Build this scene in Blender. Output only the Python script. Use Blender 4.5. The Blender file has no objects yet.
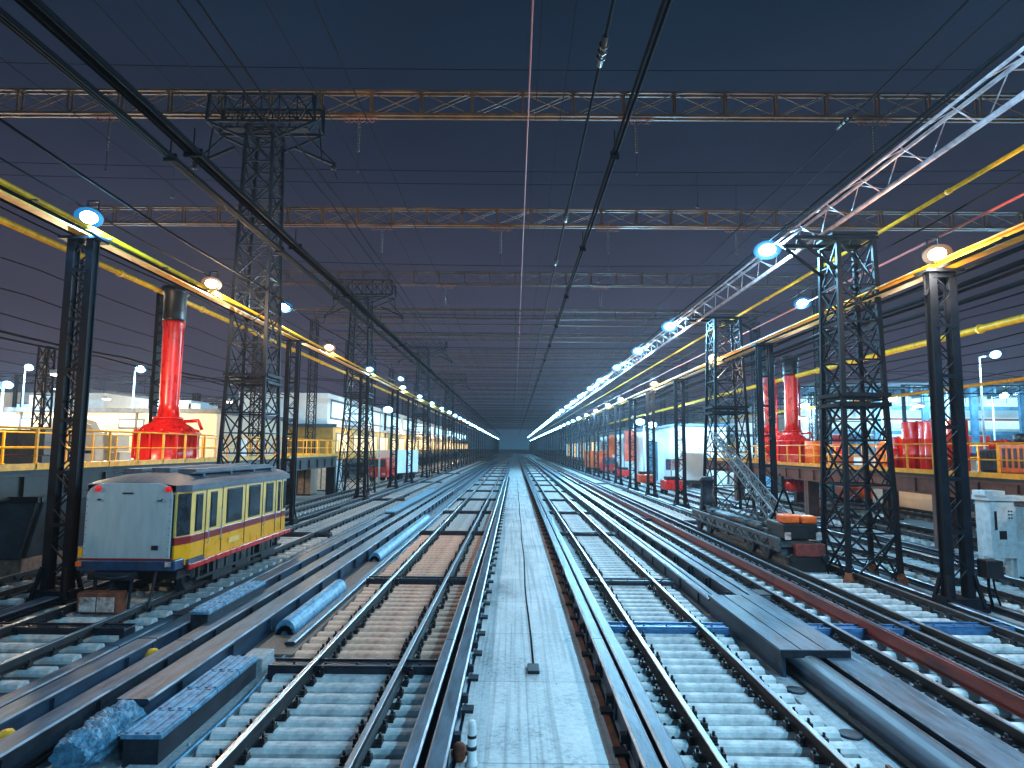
import bpy, math, random
from mathutils import Vector, Matrix, Quaternion
R = math.radians
random.seed(7)
scn = bpy.context.scene
col = scn.collection

# ------------------------------------------------------------------ camera
CAM_H = 3.4
cd = bpy.data.cameras.new('camera')
cam = bpy.data.objects.new('camera', cd)
col.objects.link(cam)
cam.location = (0, 0, CAM_H)
cam.rotation_mode = 'QUATERNION'
cam.rotation_quaternion = (Quaternion((0, 0, 1), R(.27)) @ Quaternion((1, 0, 0), R(90 + 5.7)) @ Quaternion((0, 0, 1), R(.45)))
cd.sensor_width = 36
cd.lens = 22.5
cd.clip_start = .1
cd.clip_end = 3000
scn.camera = cam

# ------------------------------------------------------------------ night sky
w = bpy.data.worlds.new('World')
scn.world = w
w.use_nodes = True
nt = w.node_tree
bg = nt.nodes['Background']
tc = nt.nodes.new('ShaderNodeTexCoord')
sp = nt.nodes.new('ShaderNodeSeparateXYZ')
rp = nt.nodes.new('ShaderNodeValToRGB')
nt.links.new(tc.outputs['Generated'], sp.inputs[0])
nt.links.new(sp.outputs['Z'], rp.inputs[0])
cn = nt.nodes.new('ShaderNodeTexNoise')
cn.inputs['Scale'].default_value = 2.2
cn.inputs['Detail'].default_value = 7
cmap = nt.nodes.new('ShaderNodeMapping')
cmap.inputs['Scale'].default_value = (1, 1, 3.5)
nt.links.new(tc.outputs['Generated'], cmap.inputs[0])
nt.links.new(cmap.outputs[0], cn.inputs['Vector'])
cmr = nt.nodes.new('ShaderNodeMapRange')
cmr.inputs['From Min'].default_value = .3
cmr.inputs['From Max'].default_value = .7
cmr.inputs['To Min'].default_value = .80
cmr.inputs['To Max'].default_value = 1.22
nt.links.new(cn.outputs['Fac'], cmr.inputs['Value'])
cvm = nt.nodes.new('ShaderNodeVectorMath')
cvm.operation = 'SCALE'
nt.links.new(rp.outputs[0], cvm.inputs[0])
nt.links.new(cmr.outputs[0], cvm.inputs['Scale'])
nt.links.new(cvm.outputs[0], bg.inputs[0])
e = rp.color_ramp.elements
e[0].position = 0.0
e[0].color = (.022, .085, .15, 1)
e[1].position = .75
e[1].color = (.0045, .0115, .026, 1)
for p, c in ((.035, (.034, .058, .10, 1)), (.09, (.044, .040, .072, 1)), (.24, (.033, .031, .055, 1)), (.38, (.016, .021, .042, 1)), (.55, (.0075, .016, .034, 1))):
    q = e.new(p)
    q.color = c
bg.inputs[1].default_value = .74

scn.view_settings.view_transform = 'Standard'
scn.view_settings.look = 'None'
scn.view_settings.exposure = .58
scn.view_settings.gamma = 1
scn.render.engine = 'CYCLES'
cy = scn.cycles
cy.use_denoising = True
cy.max_bounces = 6
cy.diffuse_bounces = 3
cy.glossy_bounces = 3
cy.volume_bounces = 0
cy.sample_clamp_indirect = 3
cy.use_light_tree = True
cy.caustics_reflective = False
cy.caustics_refractive = False

# ------------------------------------------------------------------ materials
def mat(name, c, rough=.5, metal=0., var=.25, scale=3., c2=None, bump=0., emit=None, es=0., spec=.5, stretch=None, detail=6.):
    m = bpy.data.materials.new(name)
    m.use_nodes = True
    n = m.node_tree.nodes
    l = m.node_tree.links
    b = n['Principled BSDF']
    b.inputs['Roughness'].default_value = rough
    b.inputs['Metallic'].default_value = metal
    b.inputs['Specular IOR Level'].default_value = spec
    if emit:
        b.inputs['Emission Color'].default_value = (*emit, 1)
        b.inputs['Emission Strength'].default_value = es
    if c2 is None:
        c2 = tuple(v * (1 - var) for v in c)
        c = tuple(min(1, v * (1 + var * .6)) for v in c)
    t = n.new('ShaderNodeTexCoord')
    mp = n.new('ShaderNodeMapping')
    l.new(t.outputs['Object'], mp.inputs[0])
    if stretch:
        mp.inputs['Scale'].default_value = stretch
    nz = n.new('ShaderNodeTexNoise')
    nz.inputs['Scale'].default_value = scale
    nz.inputs['Detail'].default_value = detail
    nz.inputs['Roughness'].default_value = .65
    l.new(mp.outputs[0], nz.inputs['Vector'])
    cr = n.new('ShaderNodeValToRGB')
    cr.color_ramp.elements[0].position = .35
    cr.color_ramp.elements[0].color = (*c2, 1)
    cr.color_ramp.elements[1].position = .65
    cr.color_ramp.elements[1].color = (*c, 1)
    l.new(nz.outputs['Fac'], cr.inputs[0])
    l.new(cr.outputs[0], b.inputs['Base Color'])
    mr = n.new('ShaderNodeMapRange')
    mr.inputs['To Min'].default_value = max(.04, rough - .12)
    mr.inputs['To Max'].default_value = min(1, rough + .15)
    l.new(nz.outputs['Fac'], mr.inputs['Value'])
    l.new(mr.outputs[0], b.inputs['Roughness'])
    if bump:
        bp = n.new('ShaderNodeBump')
        bp.inputs['Strength'].default_value = bump
        bp.inputs['Distance'].default_value = .03
        l.new(nz.outputs['Fac'], bp.inputs['Height'])
        l.new(bp.outputs[0], b.inputs['Normal'])
    return m

def ground_mat(name, lo, mid, hi, s1, s2, rough=.55, bump=.5, stretch=(1, .35, 1), lines=False):
    m = bpy.data.materials.new(name)
    m.use_nodes = True
    n = m.node_tree.nodes
    l = m.node_tree.links
    b = n['Principled BSDF']
    t = n.new('ShaderNodeTexCoord')
    mp = n.new('ShaderNodeMapping')
    mp.inputs['Scale'].default_value = stretch
    l.new(t.outputs['Object'], mp.inputs[0])
    a = n.new('ShaderNodeTexNoise')
    a.inputs['Scale'].default_value = s1
    a.inputs['Detail'].default_value = 8
    a.inputs['Roughness'].default_value = .6
    l.new(mp.outputs[0], a.inputs['Vector'])
    f = n.new('ShaderNodeTexNoise')
    f.inputs['Scale'].default_value = s2
    f.inputs['Detail'].default_value = 6
    f.inputs['Roughness'].default_value = .75
    l.new(t.outputs['Object'], f.inputs['Vector'])
    mx = n.new('ShaderNodeMath')
    mx.operation = 'MULTIPLY_ADD'
    mx.inputs[1].default_value = .55
    l.new(a.outputs['Fac'], mx.inputs[0])
    m2 = n.new('ShaderNodeMath')
    m2.operation = 'MULTIPLY'
    m2.inputs[1].default_value = .45
    l.new(f.outputs['Fac'], m2.inputs[0])
    l.new(m2.outputs[0], mx.inputs[2])
    cr = n.new('ShaderNodeValToRGB')
    E = cr.color_ramp.elements
    E[0].position = .36
    E[0].color = (*lo, 1)
    E[1].position = .62
    E[1].color = (*hi, 1)
    q = E.new(.47)
    q.color = (*mid, 1)
    l.new(mx.outputs[0], cr.inputs[0])
    out = cr.outputs[0]
    if lines:                                   # tyre and board marks worn along the walk, plus slab joints
        g = n.new('ShaderNodeMapping')
        g.inputs['Scale'].default_value = (9, .12, 1)
        l.new(t.outputs['Object'], g.inputs[0])
        h = n.new('ShaderNodeTexNoise')
        h.inputs['Scale'].default_value = 1.6
        h.inputs['Detail'].default_value = 5
        l.new(g.outputs[0], h.inputs['Vector'])
        k = n.new('ShaderNodeValToRGB')
        k.color_ramp.elements[0].position = .36
        k.color_ramp.elements[0].color = (.62, .64, .66, 1)
        k.color_ramp.elements[1].position = .50
        k.color_ramp.elements[1].color = (1, 1, 1, 1)
        l.new(h.outputs['Fac'], k.inputs[0])
        bm2 = n.new('ShaderNodeMapping')
        bm2.inputs['Location'].default_value = (3.3, 0, 0)
        l.new(t.outputs['Object'], bm2.inputs[0])
        br = n.new('ShaderNodeTexBrick')
        br.offset = 0
        br.inputs['Scale'].default_value = 1
        br.inputs['Brick Width'].default_value = 6.6
        br.inputs['Row Height'].default_value = 2.4
        br.inputs['Mortar Size'].default_value = .008
        br.inputs['Color1'].default_value = (1, 1, 1, 1)
        br.inputs['Color2'].default_value = (.86, .88, .9, 1)
        br.inputs['Mortar'].default_value = (.3, .3, .3, 1)
        l.new(bm2.outputs[0], br.inputs['Vector'])
        for src in (k.outputs[0], br.outputs['Color']):
            mm = n.new('ShaderNodeMix')
            mm.data_type = 'RGBA'
            mm.blend_type = 'MULTIPLY'
            mm.inputs['Factor'].default_value = 1
            l.new(out, mm.inputs['A'])
            l.new(src, mm.inputs['B'])
            out = mm.outputs['Result']
    l.new(out, b.inputs['Base Color'])
    b.inputs['Roughness'].default_value = rough
    rr = n.new('ShaderNodeMapRange')
    rr.inputs['To Min'].default_value = rough - .3
    rr.inputs['To Max'].default_value = rough + .3
    l.new(a.outputs['Fac'], rr.inputs['Value'])
    l.new(rr.outputs[0], b.inputs['Roughness'])
    bp = n.new('ShaderNodeBump')
    bp.inputs['Strength'].default_value = bump
    bp.inputs['Distance'].default_value = .03
    l.new(f.outputs['Fac'], bp.inputs['Height'])
    l.new(bp.outputs[0], b.inputs['Normal'])
    return m

M = {}
M['ground'] = ground_mat('yard_ground', (.09, .11, .13), (.26, .30, .33), (.50, .55, .58), .5, 9)
M['walk'] = ground_mat('walk_concrete', (.20, .215, .23), (.54, .57, .58), (.76, .78, .78), 1.1, 14, stretch=(1, .5, 1), lines=True, bump=.35)
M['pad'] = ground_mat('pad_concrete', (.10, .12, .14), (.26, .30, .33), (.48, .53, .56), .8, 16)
M['plank'] = ground_mat('brown_plank', (.05, .035, .03), (.13, .09, .075), (.22, .16, .13), 2.2, 20, stretch=(2, .2, 1))
M['rust'] = mat('rust', (.30, .09, .035), .75, 0, scale=5, c2=(.10, .03, .02), bump=.4)
M['steel'] = mat('dark_steel', (.022, .028, .040), .5, .2, .5, 4, bump=.15, spec=.3)
M['lattice'] = mat('lattice_paint', (.006, .009, .015), .55, 0, .5, 3, bump=.1, spec=.12)
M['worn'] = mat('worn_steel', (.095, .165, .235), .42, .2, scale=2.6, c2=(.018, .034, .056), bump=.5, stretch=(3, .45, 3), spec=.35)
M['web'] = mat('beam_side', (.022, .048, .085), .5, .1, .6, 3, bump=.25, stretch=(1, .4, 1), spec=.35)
M['railtop'] = mat('rail_head_polished', (.34, .36, .40), .36, .9, .3, 2, stretch=(5, .1, 5))
M['railside'] = mat('rail_web', (.018, .018, .022), .55, .3, .5, 6, bump=.2)
M['edge'] = mat('edge_highlight', (.50, .54, .60), .38, .5, scale=3, c2=(.14, .16, .20), stretch=(3, .6, 3))  # pale chamfer colour stands in for the bright highlight along beam edges
M['sleeper'] = mat('concrete_sleeper', (.66, .68, .68), .6, 0, scale=4.5, c2=(.30, .33, .35), bump=.35)
M['warm_sleeper'] = mat('peach_sleeper', (.92, .55, .39), .6, 0, scale=4.5, c2=(.50, .28, .20), bump=.35)  # own cream-peach tone, with warm lamplight put into the colour as well
M['clip'] = mat('clip_iron', (.02, .02, .025), .5, .4, .4, 9)
M['tie'] = mat('tie_steel', (.018, .026, .042), .40, .4, .5, 5, bump=.2)
M['bluetie'] = mat('blue_tie', (.05, .16, .34), .4, .3, .5, 5, bump=.2)
M['redbeam'] = mat('red_oxide', (.26, .045, .035), .5, .1, scale=2.5, c2=(.08, .018, .018), bump=.3, stretch=(2, .3, 2))
M['bluecover'] = mat('blue_cover', (.16, .42, .62), .45, .1, scale=6, c2=(.04, .14, .25), bump=.9)
M['yellow'] = mat('yellow_paint', (.95, .42, .004), .38, 0, .3, 4, bump=.1)
M['orange_girder'] = mat('orange_girder', (.20, .082, .018), .5, 0, scale=1.2, c2=(.07, .03, .012), spec=.3)
M['dark_girder'] = mat('dark_brown_girder', (.075, .038, .026), .6, 0, .4, 1.2, spec=.2)
M['machine'] = mat('grimy_machine_grey', (.07, .085, .10), .5, .1, .55, 5, bump=.3)
M['yline'] = mat('yellow_line', (.75, .50, .10), .6, 0, .3, 6)
M['white_truss'] = mat('white_truss_tube', (.40, .30, .30), .4, .1, scale=3, c2=(.18, .12, .13))
M['red'] = mat('red_enamel', (.80, .014, .008), .28, 0, scale=3.5, c2=(.38, .006, .006), bump=.12, stretch=(1.6, 1.6, .35), spec=.6)
M['redorange'] = mat('red_orange_enamel', (.80, .07, .015), .35, 0, .35, 2)
M['orange'] = mat('orange_paint', (.90, .13, .01), .42, 0, .35, 5)
M['black'] = mat('black_paint', (.012, .014, .018), .4, .2, .4, 4)
M['panel'] = mat('blue_grey_panel', (.42, .52, .55), .38, 0, scale=2.2, c2=(.33, .42, .45), bump=.06, stretch=(2.5, 2.5, .5))
M['cream'] = mat('cream_enamel', (.97, .60, .16), .3, 0, .12, 3)
M['tramyellow'] = mat('tram_yellow', (.98, .40, .004), .28, 0, .12, 3)
M['maroon'] = mat('maroon_stripe', (.26, .012, .018), .3, 0, .15, 3)
M['roof'] = mat('roof_grey_blue', (.10, .13, .17), .6, .1, scale=2.5, c2=(.035, .05, .075), bump=.15, stretch=(2, .4, 1))
M['glass'] = mat('dark_glass', (.018, .035, .05), .08, 0, .6, 3, spec=.9)
M['darkblue'] = mat('dark_blue_paint', (.02, .055, .13), .4, .1, .5, 4)
M['whitepaint'] = mat('white_chipped', (.68, .70, .70), .5, 0, scale=7, c2=(.20, .09, .07), bump=.3)
M['grey'] = mat('grey_enamel', (.46, .53, .57), .45, .05, .22, 5, bump=.1)
M['dgrey'] = mat('dark_skip_grey', (.045, .06, .075), .5, .1, .4, 1.5, bump=.15)
M['brownwood'] = mat('brown_boards', (.30, .19, .13), .7, 0, .45, 6, bump=.4)
M['rubber'] = mat('cable_rubber', (.004, .005, .007), .8, 0, .3, 5, spec=.05)
M['pinkwire'] = mat('red_wire', (.26, .035, .025), .5, 0, .2, 5, emit=(.55, .09, .07), es=0)
M['crane_mid'] = mat('crane_mid_grey', (.15, .18, .20), .5, .1, .5, 5)
M['bed'] = ground_mat('track_ballast', (.008, .012, .018), (.022, .032, .045), (.06, .08, .10), 2, 26, bump=1.)
M['tile'] = mat('insulator_glass', (.05, .035, .03), .3, 0, .4, 8)
M['creamwall'] = mat('cream_wall', (.66, .53, .40), .7, 0, .15, .5, bump=.05)
M['depotwall'] = mat('ochre_wall', (.62, .36, .08), .7, 0, .3, 1.2, bump=.05)
M['whitewall'] = mat('white_wall', (.72, .78, .80), .6, 0, .15, .4)
M['bluesteel'] = mat('blue_steel_frame', (.05, .13, .20), .45, .2, .4, 2)
M['brown_girder'] = mat('brown_girder', (.13, .055, .045), .55, .2, .4, 2, bump=.15)
M['crumple'] = mat('blue_sheeting', (.12, .34, .50), .3, 0, scale=10, c2=(.03, .09, .16), bump=1.)
M['glaze'] = mat('lit_window_glass', (.5, .6, .65), .2, 0, .3, 2, emit=(.50, .82, .95), es=.7)
M['warmglaze'] = mat('warm_lit_window', (.6, .5, .3), .2, 0, .3, 2, emit=(1., .70, .30), es=1.0)
def lensmat(name, c, s):
    m = bpy.data.materials.new(name)
    m.use_nodes = True
    b = m.node_tree.nodes['Principled BSDF']
    b.inputs['Base Color'].default_value = (.004, .006, .008, 1)
    b.inputs['Specular IOR Level'].default_value = .02
    b.inputs['Roughness'].default_value = .9
    b.inputs['Emission Color'].default_value = (*c, 1)
    b.inputs['Emission Strength'].default_value = s
    return m
CY = (.27, .68, 1.)
CO = (.50, .80, 1.)
WA = (1., .70, .46)
M['lens_cyan'] = lensmat('lens_cyan', CY, 30)
M['lens_cold'] = lensmat('lens_cold', CO, 25)
M['lens_warm'] = lensmat('lens_warm', WA, 25)
M['lens_far'] = lensmat('lens_far_cyan', (.22, .66, 1.), 50)
M['halo_cyan'] = lensmat('halo_ring_cyan', (.03, .40, 1.), .36)  # self-glowing ring colour that imitates the halo around a lamp
M['halo_warm'] = lensmat('halo_ring_warm', (1., .50, .22), .22)
M['lens_red'] = mat('red_marker_lens', (.75, .01, .015), .2, 0, .1, 3, emit=(1, .02, .02), es=.25)

# ------------------------------------------------------------------ mesh builder
class MB:
    def __init__(s):
        s.v, s.f, s.m, s.sm = [], [], [], []
    def add(s, vs, fs, m=0, smooth=False):
        o = len(s.v)
        s.v += [tuple(p) for p in vs]
        s.f += [tuple(i + o for i in f) for f in fs]
        s.m += [m] * len(fs)
        s.sm += [smooth] * len(fs)
        return s
    def box(s, x0, x1, y0, y1, z0, z1, m=0, top=None):
        v = [(x, y, z) for x in (x0, x1) for y in (y0, y1) for z in (z0, z1)]
        s.add(v, [(0, 1, 3, 2), (4, 6, 7, 5), (0, 4, 5, 1), (2, 3, 7, 6), (0, 2, 6, 4)], m)
        o = len(s.v) - 8
        s.f.append((o + 1, o + 5, o + 7, o + 3))
        s.m.append(m if top is None else top)
        s.sm.append(False)
        return s
    def bar(s, p, q, a=.05, b=None, m=0):
        p, q = Vector(p), Vector(q)
        b = b or a
        d = (q - p).normalized()
        up = Vector((0, 0, 1)) if abs(d.z) < .95 else Vector((0, 1, 0))
        u = d.cross(up).normalized() * a / 2
        n = u.cross(d).normalized() * b / 2
        v = [c + i * u + j * n for c in (p, q) for i, j in ((-1, -1), (1, -1), (1, 1), (-1, 1))]
        return s.add(v, [(0, 1, 2, 3), (7, 6, 5, 4), (0, 4, 5, 1), (1, 5, 6, 2), (2, 6, 7, 3), (3, 7, 4, 0)], m)
    def tube(s, pts, r, n=8, m=0, caps=True, r2=None):
        pts = [Vector(p) for p in pts]
        vs, fs = [], []
        k = len(pts)
        for i, p in enumerate(pts):
            d = (pts[min(i + 1, k - 1)] - pts[max(i - 1, 0)]).normalized()
            up = Vector((0, 0, 1)) if abs(d.z) < .9 else Vector((0, 1, 0))
            u = d.cross(up).normalized()
            t = u.cross(d).normalized()
            rr = r if r2 is None else r + (r2 - r) * i / (k - 1)
            for j in range(n):
                a = 2 * math.pi * j / n
                vs.append(p + rr * (math.cos(a) * u + math.sin(a) * t))
        for i in range(k - 1):
            for j in range(n):
                fs.append((i * n + j, i * n + (j + 1) % n, (i + 1) * n + (j + 1) % n, (i + 1) * n + j))
        s.add(vs, fs, m, n > 5)
        if caps:
            o = len(s.v) - k * n
            s.f += [tuple(o + j for j in reversed(range(n))), tuple(o + (k - 1) * n + j for j in range(n))]
            s.m += [m, m]
            s.sm += [False, False]
        return s
    def lathe(s, prof, c=(0, 0), n=20, m=0, sx=1, sy=1):
        vs = [(c[0] + r * sx * math.cos(2 * math.pi * j / n), c[1] + r * sy * math.sin(2 * math.pi * j / n), z) for r, z in prof for j in range(n)]
        fs = [(i * n + j, i * n + (j + 1) % n, (i + 1) * n + (j + 1) % n, (i + 1) * n + j) for i in range(len(prof) - 1) for j in range(n)]
        fs += [tuple(reversed(range(n))), tuple((len(prof) - 1) * n + j for j in range(n))]
        return s.add(vs, fs, m, True)
    def prism(s, prof, y0, y1, mats=0, smooth=False, dx=0.):
        n = len(prof)
        vs = [(x, y0, z) for x, z in prof] + [(x + dx, y1, z) for x, z in prof]
        mats = mats if isinstance(mats, (list, tuple)) else [mats] * n
        for i in range(n):
            j = (i + 1) % n
        o = len(s.v)
        s.v += vs
        for i in range(n):
            j = (i + 1) % n
            s.f.append((o + i, o + n + i, o + n + j, o + j))
            s.m.append(mats[i])
            s.sm.append(smooth)
        s.f += [tuple(o + i for i in range(n)), tuple(o + n + i for i in reversed(range(n)))]
        s.m += [mats[0], mats[0]]
        s.sm += [False, False]
        return s
    def build(s, name, mats, parent=None, loc=None, bevel=0):
        me = bpy.data.meshes.new(name)
        me.from_pydata(s.v, [], s.f)
        for k in (mats if isinstance(mats, (list, tuple)) else [mats]):
            me.materials.append(M[k])
        me.polygons.foreach_set('material_index', s.m)
        me.polygons.foreach_set('use_smooth', s.sm)
        me.update()
        o = bpy.data.objects.new(name, me)
        col.objects.link(o)
        if parent:
            o.parent = parent
        if loc:
            o.location = loc
        if bevel:
            b = o.modifiers.new('bevel', 'BEVEL')
            b.width = bevel
            b.segments = 2
            b.limit_method = 'ANGLE'
        return o

def tag(o, label=None, cat=None, group=None, kind=None):
    if label: o['label'] = label
    if cat: o['category'] = cat
    if group: o['group'] = group
    if kind: o['kind'] = kind
    return o

def thing(name, loc, label, cat, group=None, rz=0):
    o = bpy.data.objects.new(name, None)
    o.empty_display_size = .1
    col.objects.link(o)
    o.location = loc
    o.rotation_euler.z = rz
    return tag(o, label, cat, group)

def kids(o):
    return [c for c in CH.get(o.name, [])]
CH = {}
def index():
    CH.clear()
    for o in col.objects:
        if o.parent:
            CH.setdefault(o.parent.name, []).append(o)

def copy_tree(o, parent=None):
    c = o.copy()
    col.objects.link(c)
    c.parent = parent
    for ch in kids(o):
        copy_tree(ch, c)
    return c

def dup(proto, loc, label, rz=None, group=None):
    c = copy_tree(proto)
    c.location = loc
    if rz is not None: c.rotation_euler.z = rz
    c['label'] = label
    if group: c['group'] = group
    return c

ORD = ['first', 'second', 'third', 'fourth', 'fifth', 'sixth', 'seventh', 'eighth', 'ninth', 'tenth', 'eleventh', 'twelfth', 'thirteenth', 'fourteenth', 'fifteenth']

def lamp_light(name, loc, color, power, size=.2, parent=None):
    d = bpy.data.lights.new(name, 'POINT')
    d.energy = power
    d.color = color
    d.shadow_soft_size = size
    o = bpy.data.objects.new(name, d)
    col.objects.link(o)
    o.location = loc
    if parent: o.parent = parent
    return o

Y0, YF = -8, 420

# ------------------------------------------------------------------ ground
b = MB()
b.add([(-900, -60, 0), (900, -60, 0), (900, 1400, 0), (-900, 1400, 0)], [(0, 1, 2, 3)])
tag(b.build('ground', 'ground'), kind='structure')
tag(MB().box(-.60, 1.14, Y0, YF, .004, .05).build('path', 'walk'), kind='structure')
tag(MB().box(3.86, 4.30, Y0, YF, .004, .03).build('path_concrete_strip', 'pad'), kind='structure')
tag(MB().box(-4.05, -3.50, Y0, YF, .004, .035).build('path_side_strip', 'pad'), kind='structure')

def strip(name, x0, x1, y0, y1, z0, z1, m, label, cat, bev=0):
    return tag(MB().box(x0, x1, y0, y1, z0, z1).build(name, m, bevel=bev), label, cat)

strip('rust_strip', 1.145, 1.22, Y0, 120, .01, .06, 'rust', 'thin rust-brown steel strip along the right edge of the concrete walk', 'metal strip')

# ------------------------------------------------------------------ railway tracks
def rail_mb(x, z, y0, y1, g=1.):
    # flat-bottom rail: foot, web, head
    p = [(-.07, 0), (.07, 0), (.07, .015), (.012, .035), (.012, .115), (.036, .125), (.036, .15), (.028, .16), (-.028, .16), (-.036, .15), (-.036, .125), (-.012, .115), (-.012, .035), (-.07, .015)]
    b = MB()
    ms = [0] * 14
    ms[6] = ms[7] = ms[8] = 1
    ys = [y0]
    step = 12.
    y = y0
    while y < y1:
        y2 = min(y + step, y1)
        b.prism([(x + a * g, z + c) for a, c in p], y, y2 - .012, ms)
        y = y2
    # fishplates
    y = y0 + step
    while y < min(y1, 110):
        b.box(x - .045, x + .045, y - .3, y + .3, z + .04, z + .11)
        y += step
    return b

_sl = {}
def sleeper_mesh(wd, mname, xr):
    key = (round(wd, 3), mname, tuple(xr))
    if key in _sl: return _sl[key]
    b = MB()
    pr = [(-.115, 0), (.115, 0), (.115, .06), (.09, .105), (.05, .12), (-.05, .12), (-.09, .105), (-.115, .06)]
    # profile in y-z, extruded in x
    n = len(pr)
    vs = [(0, y, z) for y, z in pr] + [(wd, y, z) for y, z in pr]
    fs = [(i, (i + 1) % n, n + (i + 1) % n, n + i) for i in range(n)] + [tuple(reversed(range(n))), tuple(range(n, 2 * n))]
    b.add(vs, fs, 0)
    for x in xr:                       # base plate, two bolts and clips each side of the rail
        b.box(x - .16, x + .16, -.085, .085, .115, .135, 1)
        for s in (-1, 1):
            b.box(x + s * .13 - .03, x + s * .13 + .03, -.05, .05, .13, .19, 1)
            b.lathe([(.018, .19), (.018, .235)], (x + s * .13, .0), 6, 1)
    me = b.build('sleeper', [mname, 'clip'])
    _sl[key] = me
    return me

def track(xa, xb, s0, s1, y0, yfar, label, mats, sp=.36, nn=100, tiesat=(), seed=1, jit=.018):
    if seed not in (8, 9, 11, 12): tag(MB().box(s0 + .04, s1 - .04, Y0, 260, .002, .012 + seed * .0005).build('track_bed', 'bed'), kind='structure')
    rnd = random.Random(seed)
    t = thing('railway_track', ((xa + xb) / 2, 0, 0), label, 'railway track', 'railway tracks running into the distance')
    ox = t.location.x
    for x in (xa, xb):
        if x is not None:
            rail_mb(x - ox, .13, Y0, YF).build('rail', ['railside', 'railtop'], t)
    protos = {}
    k = 0
    y = y0
    while k < nn:
        mn = mats(y)
        wd = s1 - s0
        key = mn
        if key not in protos:
            o = sleeper_mesh(wd, mn, [x - s0 for x in (xa, xb)])
            if o.parent is None:
                protos[key] = o
                o.parent = t
            else:
                o = o.copy(); col.objects.link(o); o.parent = t
                protos[key] = o
        else:
            o = protos[key].copy()
            col.objects.link(o)
            o.parent = t
        o.location = (s0 - ox + rnd.uniform(-jit, jit) * 2, y + rnd.uniform(-jit, jit), rnd.uniform(-.006, .004))
        o.rotation_euler = (0, 0, rnd.uniform(-.014, .014))
        y += sp
        k += 1
    b = MB()
    while y < yfar:
        b.box(s0 - ox, s1 - ox, y - .11, y + .11, 0, .12)
        y += sp
    if len(b.v):
        tag(b.build('distant_sleepers', 'sleeper', t), kind='stuff')
    for ty in tiesat:
        m = 'tie'
        if isinstance(ty, tuple): ty, m = ty
        b = MB().box(s0 - ox - .10, s1 - ox + .06, ty - .17, ty + .17, .02, .205)
        b.box(s0 - ox - .10, s1 - ox + .06, ty - .17, ty - .13, .207, .235).box(s0 - ox - .10, s1 - ox + .06, ty + .13, ty + .17, .207, .235)
        for i in range(5):
            xx = s0 - ox + (s1 - s0) * (i + .5) / 5
            b.lathe([(.025, .205), (.025, .232)], (xx, ty), 6)
        b.build('cross_tie', m, t, bevel=.01)
    return t

TIES = [9.8, 16.0, 24.7, 32.6, 40.5, 48.5, 56.5, 64.5, 73, 82, 91, 100, 110, 121, 133, 146, 160, 176, 194, 214]
ML = lambda y: 'warm_sleeper' if 9.9 < y < 26 else 'sleeper'
track(-2.91, -1.615, -3.46, -1.14, 4.9, 230, 'railway track left of the concrete walk with peach coloured sleepers and dark cross ties', ML, tiesat=TIES, seed=3)
TR = [5.6, (12.0, 'bluetie')] + TIES[1:]
track(2.11, 3.35, 1.76, 3.80, 4.7, 230, 'railway track right of the concrete walk with pale blue sleepers and a blue cross tie', lambda y: 'sleeper', tiesat=TR, seed=4)
track(-8.70, -7.30, -9.25, -6.80, 6.5, 160, 'railway track on the left that the yellow tram stands on', lambda y: 'sleeper', sp=.55, nn=70, tiesat=[11.6, 24, 40, 60, 80], seed=5)
track(5.72, 7.02, 5.35, 7.12, 6.5, 160, 'railway track beside the long rust-red beam on the right', lambda y: 'sleeper', sp=.55, nn=80, tiesat=[(12.0, 'bluetie'), 30, 60, 90], seed=6)
track(7.42, 8.70, 7.18, 9.05, 7.5, 160, 'railway track on the right under the orange-fronted rail crane', lambda y: 'sleeper', sp=.55, nn=80, tiesat=[(12.2, 'bluetie'), 29, 60], seed=7)
track(11.0, 12.4, 10.6, 12.8, 12, 160, 'railway track between the lattice columns and the yellow painted line', lambda y: 'sleeper', sp=.6, nn=60, seed=8)
track(15.4, 16.8, 15.0, 17.2, 15, 160, 'railway track running beneath the right raised walkway', lambda y: 'sleeper', sp=.6, nn=50, seed=9)
track(-12.0, -10.9, -12.5, -10.5, 14, 200, 'railway track between the left lattice columns and the left walkway', lambda y: 'sleeper', sp=.6, nn=60, seed=10)
track(20.4, 21.8, 20.0, 22.2, 24, 200, 'railway track in the lit yard behind the right walkway posts', lambda y: 'sleeper', sp=.7, nn=40, seed=11)
track(25.4, 26.8, 25.0, 27.2, 28, 200, 'farthest railway track crossing the lit yard at the right', lambda y: 'sleeper', sp=.7, nn=40, seed=12)
tag(MB().box(13.15, 13.32, 5, 160, .004, .03).build('road_marking_line', 'yline'), kind='structure')
tag(MB().box(13.0, 13.12, 5, 160, .004, .14).build('kerb', 'pad'), kind='structure')

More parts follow.
